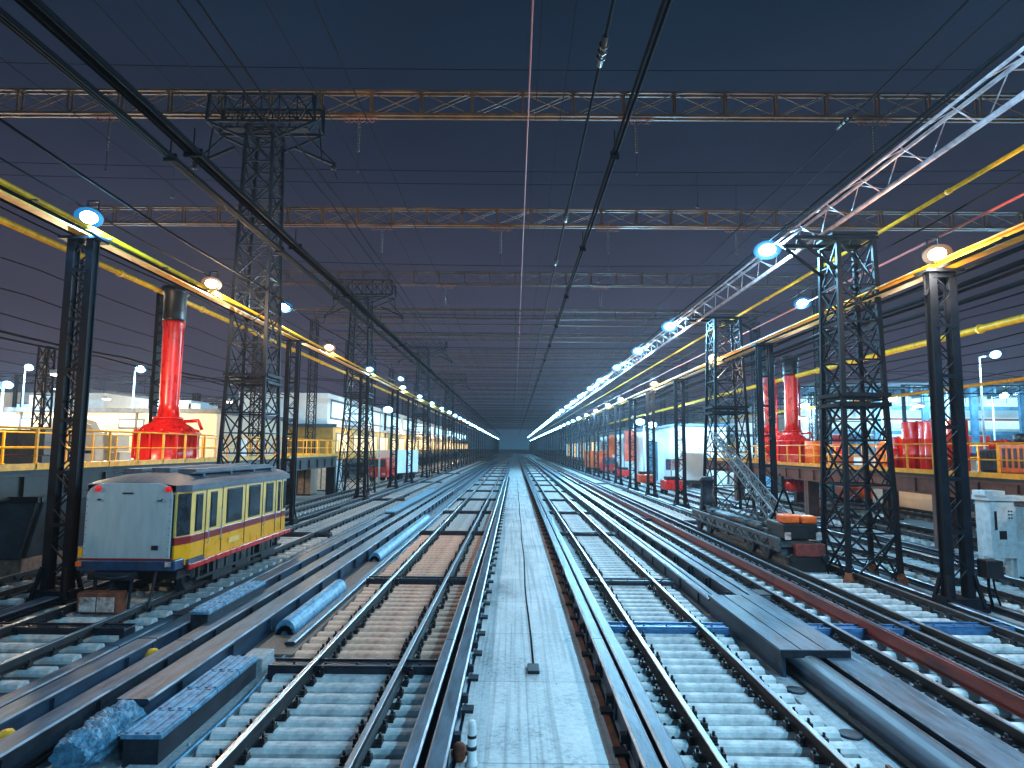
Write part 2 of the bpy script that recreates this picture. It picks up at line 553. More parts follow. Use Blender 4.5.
# ------------------------------------------------------------------ longitudinal beams and troughs
def ibeam(name, x0, x1, z0, z1, y0, y1, mats, label, cat, seg=9.3, lip=.03, brackets=None):
    # mats: side, top.  Segmented channel beam with upstanding flanges, joint plates and feet
    t = thing(name, ((x0 + x1) / 2, 0, z0), label, cat)
    c = (x0 + x1) / 2
    a, b_, h = x0 - c, x1 - c, z1 - z0
    wdt = (x1 - x0)
    b = MB()
    y = y0
    rnd = random.Random(int(abs(x0 * 100)))
    while y < y1:
        y2 = min(y + seg, y1)
        dz = rnd.uniform(-.006, .006)
        f = .05
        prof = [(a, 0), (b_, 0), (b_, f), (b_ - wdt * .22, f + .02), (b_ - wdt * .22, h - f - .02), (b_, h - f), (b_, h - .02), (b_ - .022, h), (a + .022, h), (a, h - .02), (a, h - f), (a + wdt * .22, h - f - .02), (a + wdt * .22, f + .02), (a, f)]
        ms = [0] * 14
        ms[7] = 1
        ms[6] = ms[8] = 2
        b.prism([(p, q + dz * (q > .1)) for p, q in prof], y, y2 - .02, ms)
        y = y2
    q = y0 + .8
    while q < 46:
        for sx in (a, b_):
            b.box(min(sx * .97, sx * .60), max(sx * .97, sx * .60), q, q + .02, .06, h - .06)
        q += 1.55
    b.build('beam_body', mats + ['edge'], t)
    if brackets:
        s, y = brackets, 5.2
        n = 0
        pb = MB()
        xs = b_ if s > 0 else a
        pb.box(xs, xs + s * .14, -.09, .09, .02, .09) if s > 0 else pb.box(xs + s * .14, xs, -.09, .09, .02, .09)
        pb.box(xs - (.05 if s > 0 else 0), xs + (0 if s > 0 else .05), -.04, .04, .1, h - .06)
        pb.box(min(xs, xs + s * .07), max(xs, xs + s * .07), -.05, .05, h * .45, h * .7)
        o = pb.build('bracket', 'steel', t)
        o.location.y = y
        while n < 60:
            y += 1.12
            c2 = o.copy()
            col.objects.link(c2)
            c2.location.y = y
            n += 1
    return t

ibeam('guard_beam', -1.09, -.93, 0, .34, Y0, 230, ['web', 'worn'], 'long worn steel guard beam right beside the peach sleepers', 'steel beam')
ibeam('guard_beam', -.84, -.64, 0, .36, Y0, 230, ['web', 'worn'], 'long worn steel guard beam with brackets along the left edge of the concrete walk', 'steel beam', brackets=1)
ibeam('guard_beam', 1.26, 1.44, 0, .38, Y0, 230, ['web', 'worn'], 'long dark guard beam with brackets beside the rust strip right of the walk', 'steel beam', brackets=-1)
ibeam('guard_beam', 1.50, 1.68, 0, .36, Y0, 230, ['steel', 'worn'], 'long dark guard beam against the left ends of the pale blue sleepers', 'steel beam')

# left family of beams
def beam_end_cap(x, y, z, s, label):
    rnd = random.Random(4)
    b = MB()
    from mathutils import noise
    n, k = 44, 34
    vs = []
    for i in range(k):
        for j in range(n):
            a = 2 * math.pi * j / n
            u = i / (k - 1)
            q = Vector((math.cos(a) * 1.2, u * 3.2, math.sin(a) * 1.2))
            f = 1 - abs(noise.noise(q * 1.6)) * .35 - abs(noise.noise(q * 4.1)) * .22
            rr = s * f * (1.05 - .5 * max(0, .25 - u) * 4 ** .5 - .55 * max(0, u - .9) * 5)
            vs.append((rr * math.cos(a) * .85, u * 1.1, max(0.0, s * .62 + rr * math.sin(a) * .75)))
    fs = [(i * n + j, i * n + (j + 1) % n, (i + 1) * n + (j + 1) % n, (i + 1) * n + j) for i in range(k - 1) for j in range(n)] + [tuple(range(n)), tuple((k - 1) * n + j for j in range(n))]
    b.add(vs, fs, 0, False)
    o = b.build('plastic_wrap', 'crumple', loc=(x, y, z))
    return tag(o, label, 'plastic wrap')

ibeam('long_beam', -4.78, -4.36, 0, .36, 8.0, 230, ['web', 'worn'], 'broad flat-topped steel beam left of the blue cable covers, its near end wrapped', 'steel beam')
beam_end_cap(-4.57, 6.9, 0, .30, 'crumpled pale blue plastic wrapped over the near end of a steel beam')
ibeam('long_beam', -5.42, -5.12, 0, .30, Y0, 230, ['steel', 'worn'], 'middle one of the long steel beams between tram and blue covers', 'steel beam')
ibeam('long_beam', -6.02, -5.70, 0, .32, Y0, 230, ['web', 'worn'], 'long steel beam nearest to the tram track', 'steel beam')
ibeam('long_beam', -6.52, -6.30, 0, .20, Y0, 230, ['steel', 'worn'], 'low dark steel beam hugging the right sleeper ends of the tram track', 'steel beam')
ibeam('long_beam', -10.05, -9.72, 0, .16, Y0, 230, ['steel', 'worn'], 'low steel kerb beam at the foot of the left lattice columns', 'steel beam')
# cable trough lids, left
def trough(y0, y1, x0, x1, h, label, round_=False):
    t = thing('cable_trough', ((x0 + x1) / 2, y0, 0), label, 'cable trough')
    wd = (x1 - x0) / 2
    L = y1 - y0
    if round_:
        b = MB()
        n = 12
        pr = [(wd * math.cos(math.pi * j / n), .10 + (h - .10) * math.sin(math.pi * j / n)) for j in range(n + 1)]
        pr = [(wd, .02)] + pr + [(-wd, .02)]
        b.prism(pr, 0, L, 0, smooth=False)
        b.build('half_round_cover', 'bluecover', t)
        b = MB()
        for k in range(7):
            a = math.pi * (k + .5) / 7
            b.tube([(wd * .6 * math.cos(a), -.05, .06 + (h - .14) * math.sin(a) * .7), (wd * .6 * math.cos(a), .02, .06 + (h - .14) * math.sin(a) * .7)], .045, 8)
        b.build('cable_ends', 'rubber', t)
    else:
        MB().box(-wd + .03, wd - .03, .02, L, .0, h - .05).build('trough_wall', 'steel', t)
        n = int(L / .6)
        for k in range(n):
            b = MB()
            yy = k * L / n
            b.box(-wd, wd, yy + .01, yy + L / n - .01, h - .048, h)
            for q in range(4):
                xq = -wd + .05 + q * (2 * wd - .1) / 3
                b.box(xq - .02, xq + .02, yy + .03, yy + L / n - .03, h + .001, h + .02)
            b.build('lid', 'bluecover', t, bevel=.006)
    return t
trough(7.1, 9.7, -4.16, -3.72, .34, 'near flat blue-topped cable trough lying on the concrete left of the first track')
MB_ = MB().box(-4.08, -3.74, 9.9, 10.4, 0, .24)
tag(MB_.build('concrete_block', 'pad', bevel=.02), 'small pale concrete block behind the near blue cable trough', 'block')
trough(11.7, 15.2, -4.22, -3.86, .34, 'half-round bright blue cable cover with open cable ends facing us', True)
trough(19, 30, -4.22, -3.86, .34, 'distant half-round blue cable cover farther along the left track', True)
trough(11.6, 14.2, -5.72, -5.36, .48, 'flat blue cable trough between the long beams near the tram')
trough(30, 46, -6.0, -5.5, .42, 'distant blue cable trough between beams beside the left columns')
ibeam('channel_beam', -3.80, -3.62, 0, .16, 11, 140, ['steel', 'worn'], 'thin low channel bordering the left sleeper ends', 'steel beam')
strip('plank_walk', -4.30, -3.52, 10.6, 19, .05, .09, 'plank', 'brown weathered plank walk left of the peach sleepers', 'plank walk', .01)

# right family
t = thing('pipe', (4.42, Y0, 0), 'thick dark blue round pipe right of the concrete strip', 'pipe')
MB().tube([(0, 0, .19), (0, 19, .19)], .18, 16).build('pipe_body', 'web', t)
ibeam('plate_beam', 4.66, 5.06, 0, .34, Y0, 11.2, ['steel', 'worn'], 'broad grey plate beam emerging beneath the raised trough lid on the right', 'steel beam')
t = thing('raised_trough', (4.49, 9.9, 0), 'raised steel cable trough with flat slatted lid right of the second track', 'cable trough')
b = MB()
for i, (xa, xb) in enumerate(((-.50, -.20), (-.18, .16), (.18, .52))):
    b.box(xa, xb, 0, 3.6, .40, .435 + .004 * i)
b.build('lid', 'worn', t)
MB().box(-.47, -.42, .03, 3.6, .0, .398).box(.43, .48, .03, 3.6, .0, .398).box(-.20, -.16, .6, 3.6, .0, .398).build('side_wall', 'web', t)
MB().box(-.51, .53, -.03, 0.0, .33, .445).build('front_lip', 'steel', t, bevel=.008)
ibeam('channel_beam', 5.12, 5.30, 0, .30, Y0, 230, ['steel', 'worn'], 'narrow dark channel right of the raised cable trough', 'steel beam')
ibeam('long_beam', 4.02, 4.20, 0, .34, 13.6, 230, ['web', 'worn'], 'left one of the narrow beams continuing beyond the raised cable trough', 'steel beam')
ibeam('long_beam', 4.40, 4.54, 0, .22, 13.6, 230, ['steel', 'worn'], 'low middle beam continuing beyond the raised cable trough', 'steel beam')
ibeam('long_beam', 4.74, 4.96, 0, .36, 13.6, 230, ['web', 'worn'], 'right one of the narrow beams continuing beyond the raised cable trough', 'steel beam')
t = thing('red_beam', (6.34, 0, 0), 'long rust-red steel beam running between the rails on the right', 'steel beam')
b = MB()
for y in range(-8, 200, 8):
    b.prism([(-.07, .13), (.07, .13), (.07, .15), (.025, .17), (.025, .32), (.06, .34), (.06, .37), (-.06, .37), (-.06, .34), (-.025, .32), (-.025, .17), (-.07, .15)], y, y + 7.98)
b.build('beam_body', 'redbeam', t)
MB().box(-.02, .02, -8, 200, .372, .382).build('wear_strip', 'worn', t)
ibeam('long_beam', 9.25, 9.42, 0, .20, Y0, 230, ['steel', 'worn'], 'low kerb beam at the foot of the right lattice columns', 'steel beam')
ibeam('long_beam', 10.2, 10.35, 0, .16, Y0, 230, ['steel', 'worn'], 'low steel kerb right of the right lattice columns', 'steel beam')
ibeam('long_beam', 14.0, 14.2, 0, .16, 4, 230, ['steel', 'worn'], 'low steel kerb just right of the yellow painted line', 'steel beam')

# ------------------------------------------------------------------ lattice columns of the lamp rows
def column_proto(h, mirror=1):
    t = thing('lattice_column', (0, 0, 0), '', 'column')
    s = .22
    for sx in (-1, 1):
        b = MB()
        # channel: web + two flanges
        b.box(sx * s - .045, sx * s + .045, -.085, .085, .25, h)
        b.box(sx * s - .085, sx * s + .085, -.115, -.087, .25, h)
        b.box(sx * s - .085, sx * s + .085, .087, .115, .25, h)
        b.build('channel', 'lattice', t)
    b = MB()
    z = .5
    k = 0
    while z < h - .3:
        for y in (-.10, .10):
            b.bar((-s + .05, y, z), (s - .05, y, z + .36), .035, .02) if k % 2 == 0 else b.bar((s - .05, y, z), (-s + .05, y, z + .36), .035, .02)
        z += .38
        k += 1
        if k % 3 == 0:
            b.box(-s, s, -.13, -.118, z - .03, z + .05)
    b.build('lacing', 'lattice', t)
    b = MB()
    b.box(-.44, .44, -.34, .34, 0, .06)
    for sx in (-1, 1):
        for sy in (-1, 1):
            b.bar((sx * .38, sy * .28, .06), (sx * .27, sy * .13, .75), .06, .08)
            b.lathe([(.04, .06), (.04, .14)], (sx * .40, sy * .30), 6)
    b.box(-.42, .42, -.24, .24, .06, .26)
    b.build('base_plate', 'lattice', t)
    b = MB()
    b.box(-.42, .42, -.26, .26, h, h + .06)
    b.bar((-.36, 0, h - .5), (.0, 0, h + .0), .05)
    b.build('cap_plate', 'lattice', t)
    return t

colL = column_proto(8.05)
colR = column_proto(7.42)
mids = [('box', 0)]
index()
LY = [14.3, 28.4, 42, 53, 61, 71.5, 82, 90.5, 99, 108] + [118 + 11 * i for i in range(27)]
RY = [14.3, 24.6, 37.5, 45.6, 52.6, 60, 68, 76, 84.5, 93.5, 103, 113] + [124 + 11 * i for i in range(27)]
for side, ys, proto, xx, near in (('left', LY, colL, -9.95, 'nearest tall black lattice column of the left row, beside the tram'), ('right', RY, colR, 9.65, 'nearest tall black lattice column of the right row, left of the grey cabinet')):
    for i, y in enumerate(ys):
        if i == 0: lab = near
        elif i < 10: lab = '%s black lattice column of the %s row counted from the front' % (ORD[i], side)
        else: lab = 'small distant column of the %s row crowding towards the vanishing point' % side
        g = '%s row of black lattice columns' % side if i < 10 else 'distant columns of the %s row' % side
        if i == 0:
            o = proto
            o['label'] = lab
            o['group'] = g
        else:
            o = dup(proto, (0, 0, 0), lab, group=g)
        o.location = (xx, y, 0)

# near column extras: junction box
t = thing('junction_box', (10.05, 14.0, .75), 'small dark junction box strapped low on the nearest right column', 'junction box')
MB().box(-.1, .25, -.2, .12, 0, .36).build('case', 'black', t, bevel=.02)
MB().tube([(.05, 0, 0), (.05, 0, -.3), (.2, .1, -.72)], .03, 8).tube([(.15, 0, 0), (.18, 0, -.3), (.25, -.1, -.72)], .02, 8).build('cable', 'rubber', t)
MB().lathe([(.05, .12), (.05, .2)], (.33, 0), 8).box(.25, .33, -.04, .04, .12, .2).build('knob', 'rust', t)

# ------------------------------------------------------------------ yellow beams on the columns
def yellow_beam(x, z, y0, y1, label, w=.26, twin=True):
    t = thing('yellow_beam', (x, 0, z), label, 'overhead beam')
    b = MB()
    y = y0
    while y < y1:
        y2 = min(y + 12, y1)
        b.box(-w / 2, w / 2, y, y2 - .02, 0, .035)
        b.box(-w / 2, w / 2, y, y2 - .02, .20, .235)
        b.box(-.02, .02, y, y2 - .02, .035, .20)
        y = y2
    b.build('beam_body', 'yellow', t)
    if twin:
        MB().tube([(w * .9, y0, .13), (w * .9, y1, .13)], .055, 8).build('conduit', 'yellow', t)
        MB().tube([(-w * .8, y0, .02), (-w * .8, y1, .02)], .04, 6).tube([(w * 1.3, y0, -.03), (w * 1.3, y1, -.03)], .035, 6).build('cable', 'rubber', t)
        b = MB()
        y = y0 + 1
        while y < 120:
            b.box(-w * .9, w * 1.4, y, y + .05, .055, .085)
            y += 2.4
        b.build('hangers', 'steel', t)
    return t
yellow_beam(-9.85, 8.14, Y0, 400, 'yellow beam with conduit carried by the left row of columns, upper one')
yellow_beam(9.75, 7.50, Y0, 400, 'yellow beam with conduit carried by the right row of columns')
def pipe_run(name, x, z, r, y0, y1, m, label, cat='pipe'):
    t = tag(MB().tube([(0, y, 0) for y in (y0, y1)], r, 10).build(name, m, loc=(x, 0, z)), label, cat)
    return t
def yellow_pipe(x, z, r, y0, y1, label):
    t = thing('yellow_pipe', (x, 0, z), label, 'pipe')
    MB().tube([(0, y0, 0), (0, y1, 0)], r, 10).build('pipe_body', 'yellow', t)
    q = MB().tube([(0, 0, 0), (0, .12, 0)], r * 1.35, 10).build('flange', 'yellow', t)
    q.location.y = 4
    for k in range(1, 18):
        c = q.copy()
        col.objects.link(c)
        c.location.y = 4 + 6 * k
yellow_pipe(-14.0, 9.45, .10, Y0, 260, 'lower yellow pipe at the left passing the lattice mast behind the red chimney')
yellow_pipe(16.2, 7.65, .12, Y0, 260, 'yellow pipe at the right crossing behind the second lattice tower level')
yellow_pipe(26.5, 7.2, .10, Y0, 260, 'farthest and lowest yellow pipe at the right edge, above the lit hall')
yellow_pipe(11.2, 10.1, .055, Y0, 260, 'thin yellow pipe high at the right between white truss and yellow beam')

# ------------------------------------------------------------------ orange cross girders
def girder(x0, x1, y, z, h=.95, dep=.5, pan=1.8, gm='orange_girder'):
    t = thing('cross_girder', (0, y, z), '', 'girder')
    b = MB()
    for dy in (-dep / 2, dep / 2):
        b.box(x0, x1, dy - .05, dy + .05, 0, .10)
        b.box(x0, x1, dy - .04, dy + .04, h - .08, h)
    b.build('chords', gm, t)
    n = round((x1 - x0) / pan)
    b = MB()
    for i in range(n + 1):
        x = x0 + (x1 - x0) * i / n
        for dy in (-dep / 2, dep / 2):
            b.bar((x, dy, .05), (x, dy, h - .04), .07, .05)
        b.bar((x, -dep / 2, .05), (x, dep / 2, .05), .05)
        if i < n:
            x2 = x0 + (x1 - x0) * (i + 1) / n
            dy = -dep / 2
            b.bar((x, dy, .08), (x2, dy, h - .06), .035)
            b.bar((x, dy + .05, h - .06), (x2, dy + .05, .08), .035)
            b.bar((x, dep / 2, .08), (x2, dep / 2, h - .06), .03)
    b.build('bracing', gm, t)
    return t
GY = [24.0, 32.5, 44.5, 56.5, 68.5, 80.5] + [92.5 + 11.5 * i for i in range(28)]
gA = girder(-27.6, 36, 24.0, 16.3, h=1.05, dep=.26, pan=2.0)
gB = girder(-22.9, 30, 32.5, 14.9, dep=.3)
gC = girder(-18, 21.5, 44.5, 14.85, dep=.4, gm='dark_girder')
index()
names = {0: 'nearest rust-orange lattice girder crossing the whole sky', 1: 'second rust-orange lattice girder across the sky from the front', 2: 'third lattice girder across the sky, just above the far tower heads'}
for i, y in enumerate(GY):
    if i == 0: o = gA
    elif i == 1: o = gB
    elif i == 2: o = gC
    else: o = dup(gC, (0, y, 14.85), '')
    o['label'] = names.get(i) or ('%s lattice girder across the sky from the front' % ORD[i] if i < 9 else 'distant lattice girder in the dense far ceiling of crossbars')
    o['group'] = 'lattice girders across the sky' if i < 9 else 'distant lattice girders'

# girder masts, lattice square
def mast_mb(h, s0, s1, pan, r=.05, rb=.028):
    b = MB()
    n = max(3, round(h / pan))
    def c(i):
        k = i / n
        s = (s0 + (s1 - s0) * k) / 2
        z = h * k
        return [Vector((sx * s, sy * s, z)) for sx, sy in ((-1, -1), (1, -1), (1, 1), (-1, 1))]
    a0, a1 = c(0), c(n)
    for j in range(4):
        b.bar(a0[j], a1[j], r)
    br = MB()
    for i in range(n):
        p, q = c(i), c(i + 1)
        for j in range(4):
            k = (j + 1) % 4
            br.bar(p[j], q[k], rb)
            br.bar(p[k], q[j], rb)
            br.bar(q[j], q[k], rb * 1.2)
    return b, br
def mast(x, y, h, label, s=.7, group=None):
    t = thing('girder_mast', (x, y, 0), label, 'mast', group)
    a, br = mast_mb(h, s, s * .8, .9, .08, .035)
    a.build('legs', 'lattice', t)
    br.build('bracing', 'lattice', t)
    return t
m0 = mast(-22.7, 32.5, 14.7, 'slim lattice mast hidden behind the nearest left column, holding the second girder', group='slim lattice masts under the girder ends')
index()
k = 0
for i, y in enumerate(GY[2:14]):
    for x, sd in ((-18, 'left'), (21.4, 'right')):
        dup(m0, (x, y, 0), '%s slim lattice mast under the %s ends of the girders, from the front' % (ORD[i], sd))

# ------------------------------------------------------------------ big lattice towers
def tower(x, y, h, sb, st, waist, label, arm=0, name='lattice_tower', arms=(2.6, 2.6), group='big black lattice towers'):
    t = thing(name, (x, y, 0), label, 'tower', group)
    legs, br = MB(), MB()
    lv = [0]
    z = 0
    def sz(z):
        return (sb + (waist[1] - sb) * z / waist[0]) / 2 if z < waist[0] else (waist[1] + (st - waist[1]) * (z - waist[0]) / (h - waist[0])) / 2
    while z < h - .3:
        step = max(.55, sz(z) * 2 * .95)
        nz = z + step
        if z < waist[0] < nz + step * .4: nz = waist[0]
        z = min(nz, h)
        if h - z < .35: z = h
        lv.append(z)
    def c(z):
        s = sz(z)
        return [Vector((sx * s, sy * s, z)) for sx, sy in ((-1, -1), (1, -1), (1, 1), (-1, 1))]
    for z0, z1 in ((0, waist[0]), (waist[0], h)):
        p, q = c(z0), c(z1)
        for j in range(4):
            legs.bar(p[j], q[j], .10)
            # second flange of the angle section
            legs.bar(p[j] + Vector((.06 if p[j].x < 0 else -.06, 0, 0)), q[j] + Vector((.06 if q[j].x < 0 else -.06, 0, 0)), .02, .10)
    rnd = random.Random(int(y))
    for i in range(len(lv) - 1):
        p, q = c(lv[i]), c(lv[i + 1])
        for j in range(4):
            k = (j + 1) % 4
            br.bar(p[j], q[k], .045)
            br.bar(p[k], q[j], .045)
            br.bar(q[j], q[k], .045)
            m = (p[j] + p[k] + q[j] + q[k]) / 4
            br.bar((p[j] + q[j]) / 2, m, .028)
            br.bar((p[k] + q[k]) / 2, m, .028)
            ca, cb = (p[j] * .75 + p[k] * .25), (p[j] * .25 + p[k] * .75)
            br.bar(ca, (p[j] + q[j]) / 2, .025)
            br.bar(cb, (p[k] + q[k]) / 2, .025)
    legs.build('legs', 'lattice', t)
    br.build('bracing', 'lattice', t)
    s = sz(waist[0]) + .08
    b = MB()
    for zz in (waist[0] - .14, waist[0] + .12):
        for sgn in (-1, 1):
            b.box(-s, s, sgn * s - .05, sgn * s + .05, zz - .05, zz + .05)
            b.box(sgn * s - .05, sgn * s + .05, -s + .06, s - .06, zz - .048, zz + .048)
    b.build('waist_frame', 'lattice', t)
    for sx in (-1, 1):
        for sy in (-1, 1):
            MB().lathe([(.14, 0), (.14, .10), (.08, .26), (.08, .30)], (sx * sb / 2, sy * sb / 2), 10).build('footing', 'rust', t)
    if arm:
        b = MB()
        L1, L2 = arms
        zt = h
        s = st / 2 + .05
        for dy in (-s, s):
            b.bar((-L1, dy, zt + .12), (L2, dy, zt + .12), .10)
            b.bar((-L1 + .1, dy, zt + 1.15), (L2 - .1, dy, zt + 1.15), .07)
            b.bar((-L1, dy, zt + .12), (-L1 + .1, dy, zt + 1.15), .09)
            b.bar((L2, dy, zt + .12), (L2 - .1, dy, zt + 1.15), .09)
            b.bar((-L1, dy, zt + .12), (-s, dy, zt - .55), .08)
            b.bar((L2, dy, zt + .12), (s, dy, zt - .55), .08)
            n = 6
            for i in range(n):
                xa = -L1 + (L1 + L2) * i / n
                xb = -L1 + (L1 + L2) * (i + 1) / n
                b.bar((xa, dy, zt + .15), (xb, dy, zt + 1.1), .045)
                b.bar((xa, dy, zt + 1.1), (xb, dy, zt + .15), .045)
                b.bar((xb, dy, zt + .12), (xb, dy, zt + 1.15), .045)
        for i in range(7):
            xa = -L1 + (L1 + L2) * i / 6
            b.bar((xa, -s, zt + .12), (xa, s, zt + .12), .05)
            b.bar((xa, -s, zt + 1.15), (xa, s, zt + 1.15), .04)
        b.box(-L1 * .8, L2 * .8, -.18, .18, zt + .03, zt + .10)
        b.build('crosshead', 'lattice', t)
        for sx, L in ((-1, L1), (1, L2)):
            b = MB()
            b.bar((sx * L, 0, zt + .1), (sx * (L + .15), 0, zt - 1.2), .05)
            b.bar((sx * (L - .4), 0, zt - .25), (sx * (L + .6), 0, zt - 1.25), .06)
            b.bar((sx * (L - .9), 0, zt - .65), (sx * (L + .55), 0, zt - 1.3), .11, .09)
            b.lathe([(.10, zt - 1.5), (.13, zt - 1.42), (.06, zt - 1.36), (.13, zt - 1.3), (.06, zt - 1.22)], (sx * (L + .6), 0), 8)
            b.tube([(sx * (L + .6), 0, zt - 1.5), (sx * (L + .75), 0, zt - 1.9)], .02, 5)
            b.build('side_arm', 'lattice', t)
    return t
tower(-9.55, 23.2, 15.3, 1.7, 1.0, (5.8, 1.35), 'tall black lattice tower with a wide crosshead rising behind the yellow tram', 1, arms=(2.0, 2.05))
tower(-11.0, 45, 14.0, 2.2, 1.2, (7, 1.5), 'second lattice tower of the left side with a crosshead under the third girder', 1, arms=(2.0, 2.3))
tower(-10.4, 72, 14.4, 2.2, 1.2, (7, 1.5), 'third small lattice tower of the left side with crosshead', 1, arms=(2.2, 2.6))
tower(-10.9, 106, 14.4, 2.2, 1.2, (7, 1.5), 'fourth and farthest lattice tower of the left side', 1, arms=(2.4, 2.8))
t = tower(9.2, 17.4, 9.1, 1.35, .98, (4.75, 1.12), 'large black lattice tower at the right standing on rusty feet under the white truss')
b = MB()
b.box(-1.55, .65, -.45, -.33, 9.12, 9.22).box(-1.55, .65, .33, .45, 9.12, 9.22).bar((-1.5, -.4, 9.1), (-.5, -.4, 8.3), .07).bar((-1.5, .4, 9.1), (-.5, .4, 8.3), .07)
b.box(-.62, .62, -.5, .5, 9.24, 9.30)
for i in range(5):
    b.bar((-1.5 + i * .5, -.4, 9.2), (-1.2 + i * .5, .4, 9.2), .05)
b.build('truss_seat', 'lattice', t)
t = tower(9.75, 29.6, 9.4, 1.8, 1.15, (5.2, 1.4), 'second lattice tower of the right side beside the rail crane boom')
b = MB()
b.box(-1.6, 1.0, -.45, -.33, 9.42, 9.52).box(-1.6, 1.0, .33, .45, 9.42, 9.52)
b.bar((.5, 0, 9.4), (1.5, 0, 8.9), .12)
b.build('truss_seat', 'lattice', t)
# extra distant masts standing outside the rows
bm_ = mast(-25.2, 34, 8.6, 'short dark lattice mast in the yard left of the nearest column', .62, 'short dark yard masts')
index()
for x, y, lab in ((-32, 64, 'short dark lattice mast between the red chimney and the big tower'), (-41, 118, 'far short dark mast right of the big left tower'), (27, 58, 'short dark mast behind the red drums'), (22, 46, 'dark mast between the first and second right towers'), (40, 72, 'dark mast standing left of the farthest yard lamp')):
    o = dup(bm_, (x, y, 0), lab)
    b = MB()
# tall mast behind red chimney
t = thing('lattice_mast', (-14.15, 25.6, 0), 'black laced mast standing right behind the red chimney', 'mast')
b = MB()
for sx in (-1, 1):
    b.box(sx * .36 - .07, sx * .36 + .07, -.16, .16, 0, 9.6)
b.build('channel', 'lattice', t)
b = MB()
for i in range(23):
    z = .3 + i * .4
    b.bar((-.3, -.15, z + (.36 if i % 2 else 0)), (.3, -.15, z + (0 if i % 2 else .36)), .05)
    b.box(-.3, .3, -.14, -.10, z - .03, z + .02)
b.build('lacing', 'lattice', t)
MB().box(-.55, 1.1, -.25, .25, 9.6, 9.74).build('cap', 'lattice', t)

# ------------------------------------------------------------------ white truss
t = thing('white_truss', (8.5, 0, 9.45), 'long white tubular truss carrying the cyan floodlights at the upper right', 'truss')
L1 = 130
MB().tube([(.12, Y0, 0), (.12, L1, 0)], .058, 12).build('lower_chord', 'white_truss', t)
MB().tube([(-.12, Y0, .42), (-.12, L1, .42)], .042, 12).build('upper_chord', 'white_truss', t)
MB().tube([(-.42, Y0, .36), (-.42, L1, .36)], .032, 10).build('side_chord', 'white_truss', t)
b = MB()
y = Y0
k = 0
while y < L1 - 1.6:
    b.tube([(.12, y, 0), (-.12, y + .75, .42)], .014, 6).tube([(-.12, y + .75, .42), (.12, y + 1.6, 0)], .012, 6)
    b.tube([(.12, y + .2, 0), (-.42, y + .2, .36)], .014, 6)
    b.tube([(-.12, y + .2, .42), (-.42, y + 1.0, .36)], .012, 6)
    y += 1.6
    k += 1
b.build('web_bars', 'white_truss', t)
MB().tube([(-.55, Y0, .50), (-.55, L1, .50)], .03, 6).tube([(-.02, Y0, .56), (-.02, L1, .56)], .028, 6).build('power_cable', 'rubber', t)
t = thing('white_truss', (8.5, 0, 9.45), 'far end run of the white truss where the floodlights merge into a line', 'truss')
MB().tube([(.12, L1 + .1, 0), (.12, 400, 0)], .075, 6).tube([(-.3, L1 + .1, .58), (-.3, 400, .58)], .07, 6).build('chords', 'white_truss', t)

# ------------------------------------------------------------------ floodlights
def lamp_proto(lens, halo, sx, sy, sz, up=.28):
    t = thing('floodlight', (0, 0, 0), '', 'floodlight')
    tilt = R(-52)
    # local -Z is the beam axis; tilted so that the light is thrown down and towards the near end of the yard
    def put(o):
        o.rotation_euler = (tilt, 0, 0)
        return o
    put(MB().lathe([(1.16, -.01), (1.12, .05), (.70, sz * .9), (.25, sz * 1.3)], (0, 0), 18, sx=sx, sy=sy).build('housing', 'black', t))
    put(MB().lathe([(.58, -.012), (1.30, -.05), (1.30, -.065), (.58, -.03)], (0, 0), 18, sx=sx, sy=sy).build('halo_ring', halo, t))  # glowing ring shaped as the lamp's halo, reflects nothing
    put(MB().lathe([(.10, -sz), (.36, -sz * .92), (.56, -sz * .7), (.76, -sz * .38), (.80, -.05)], (0, 0), 18, sx=sx, sy=sy).build('lens', lens, t))
    MB().bar((-sx * .5, .06, .06), (-sx * .5, .10, sz + up), .03).bar((sx * .5, .06, .06), (sx * .5, .10, sz + up), .03).bar((-sx * .5 - .02, .10, sz + up), (sx * .5 + .02, .10, sz + up), .04).build('bracket', 'steel', t)
    return t

TL = [-9, 0.5, 7.6, 19.8, 32.6, 41, 49.6, 59.5, 67.4, 77.8, 88, 98] + [108 + 9.5 * i for i in range(30)]
pc = lamp_proto('lens_cyan', 'halo_cyan', .34, .25, .15)
pcf = lamp_proto('lens_far', 'halo_cyan', .46, .38, .2)
YLr = [(-4, 'c'), (5.2, 'c'), (14.3, 'w'), (31.0, 'w'), (44, 'w'), (58, 'c'), (66, 'c'), (76, 'c'), (86, 'c')] + [(96 + 9.5 * i, 'c') for i in range(32)]
YLl = [(-2, 'c'), (6.0, 'c'), (14.3, 'c'), (20.3, 'w'), (33.5, 'w'), (43, 'c'), (56, 'c'), (66, 'c'), (76, 'c'), (86, 'c')] + [(96 + 9.5 * i, 'c') for i in range(32)]
pw = lamp_proto('lens_warm', 'halo_warm', .26, .19, .13)
pk = lamp_proto('lens_cold', 'halo_cyan', .26, .19, .13)
pkf = lamp_proto('lens_far', 'halo_cyan', .36, .3, .16)
index()
used = set()
def place(proto, loc, lab, grp):
    if proto.name not in used:
        used.add(proto.name)
        proto.location = loc
        proto['label'] = lab
        proto['group'] = grp
        return proto
    return dup(proto, loc, lab, group=grp)
PT, PW, PK = 1500, 520, 700
n = 0
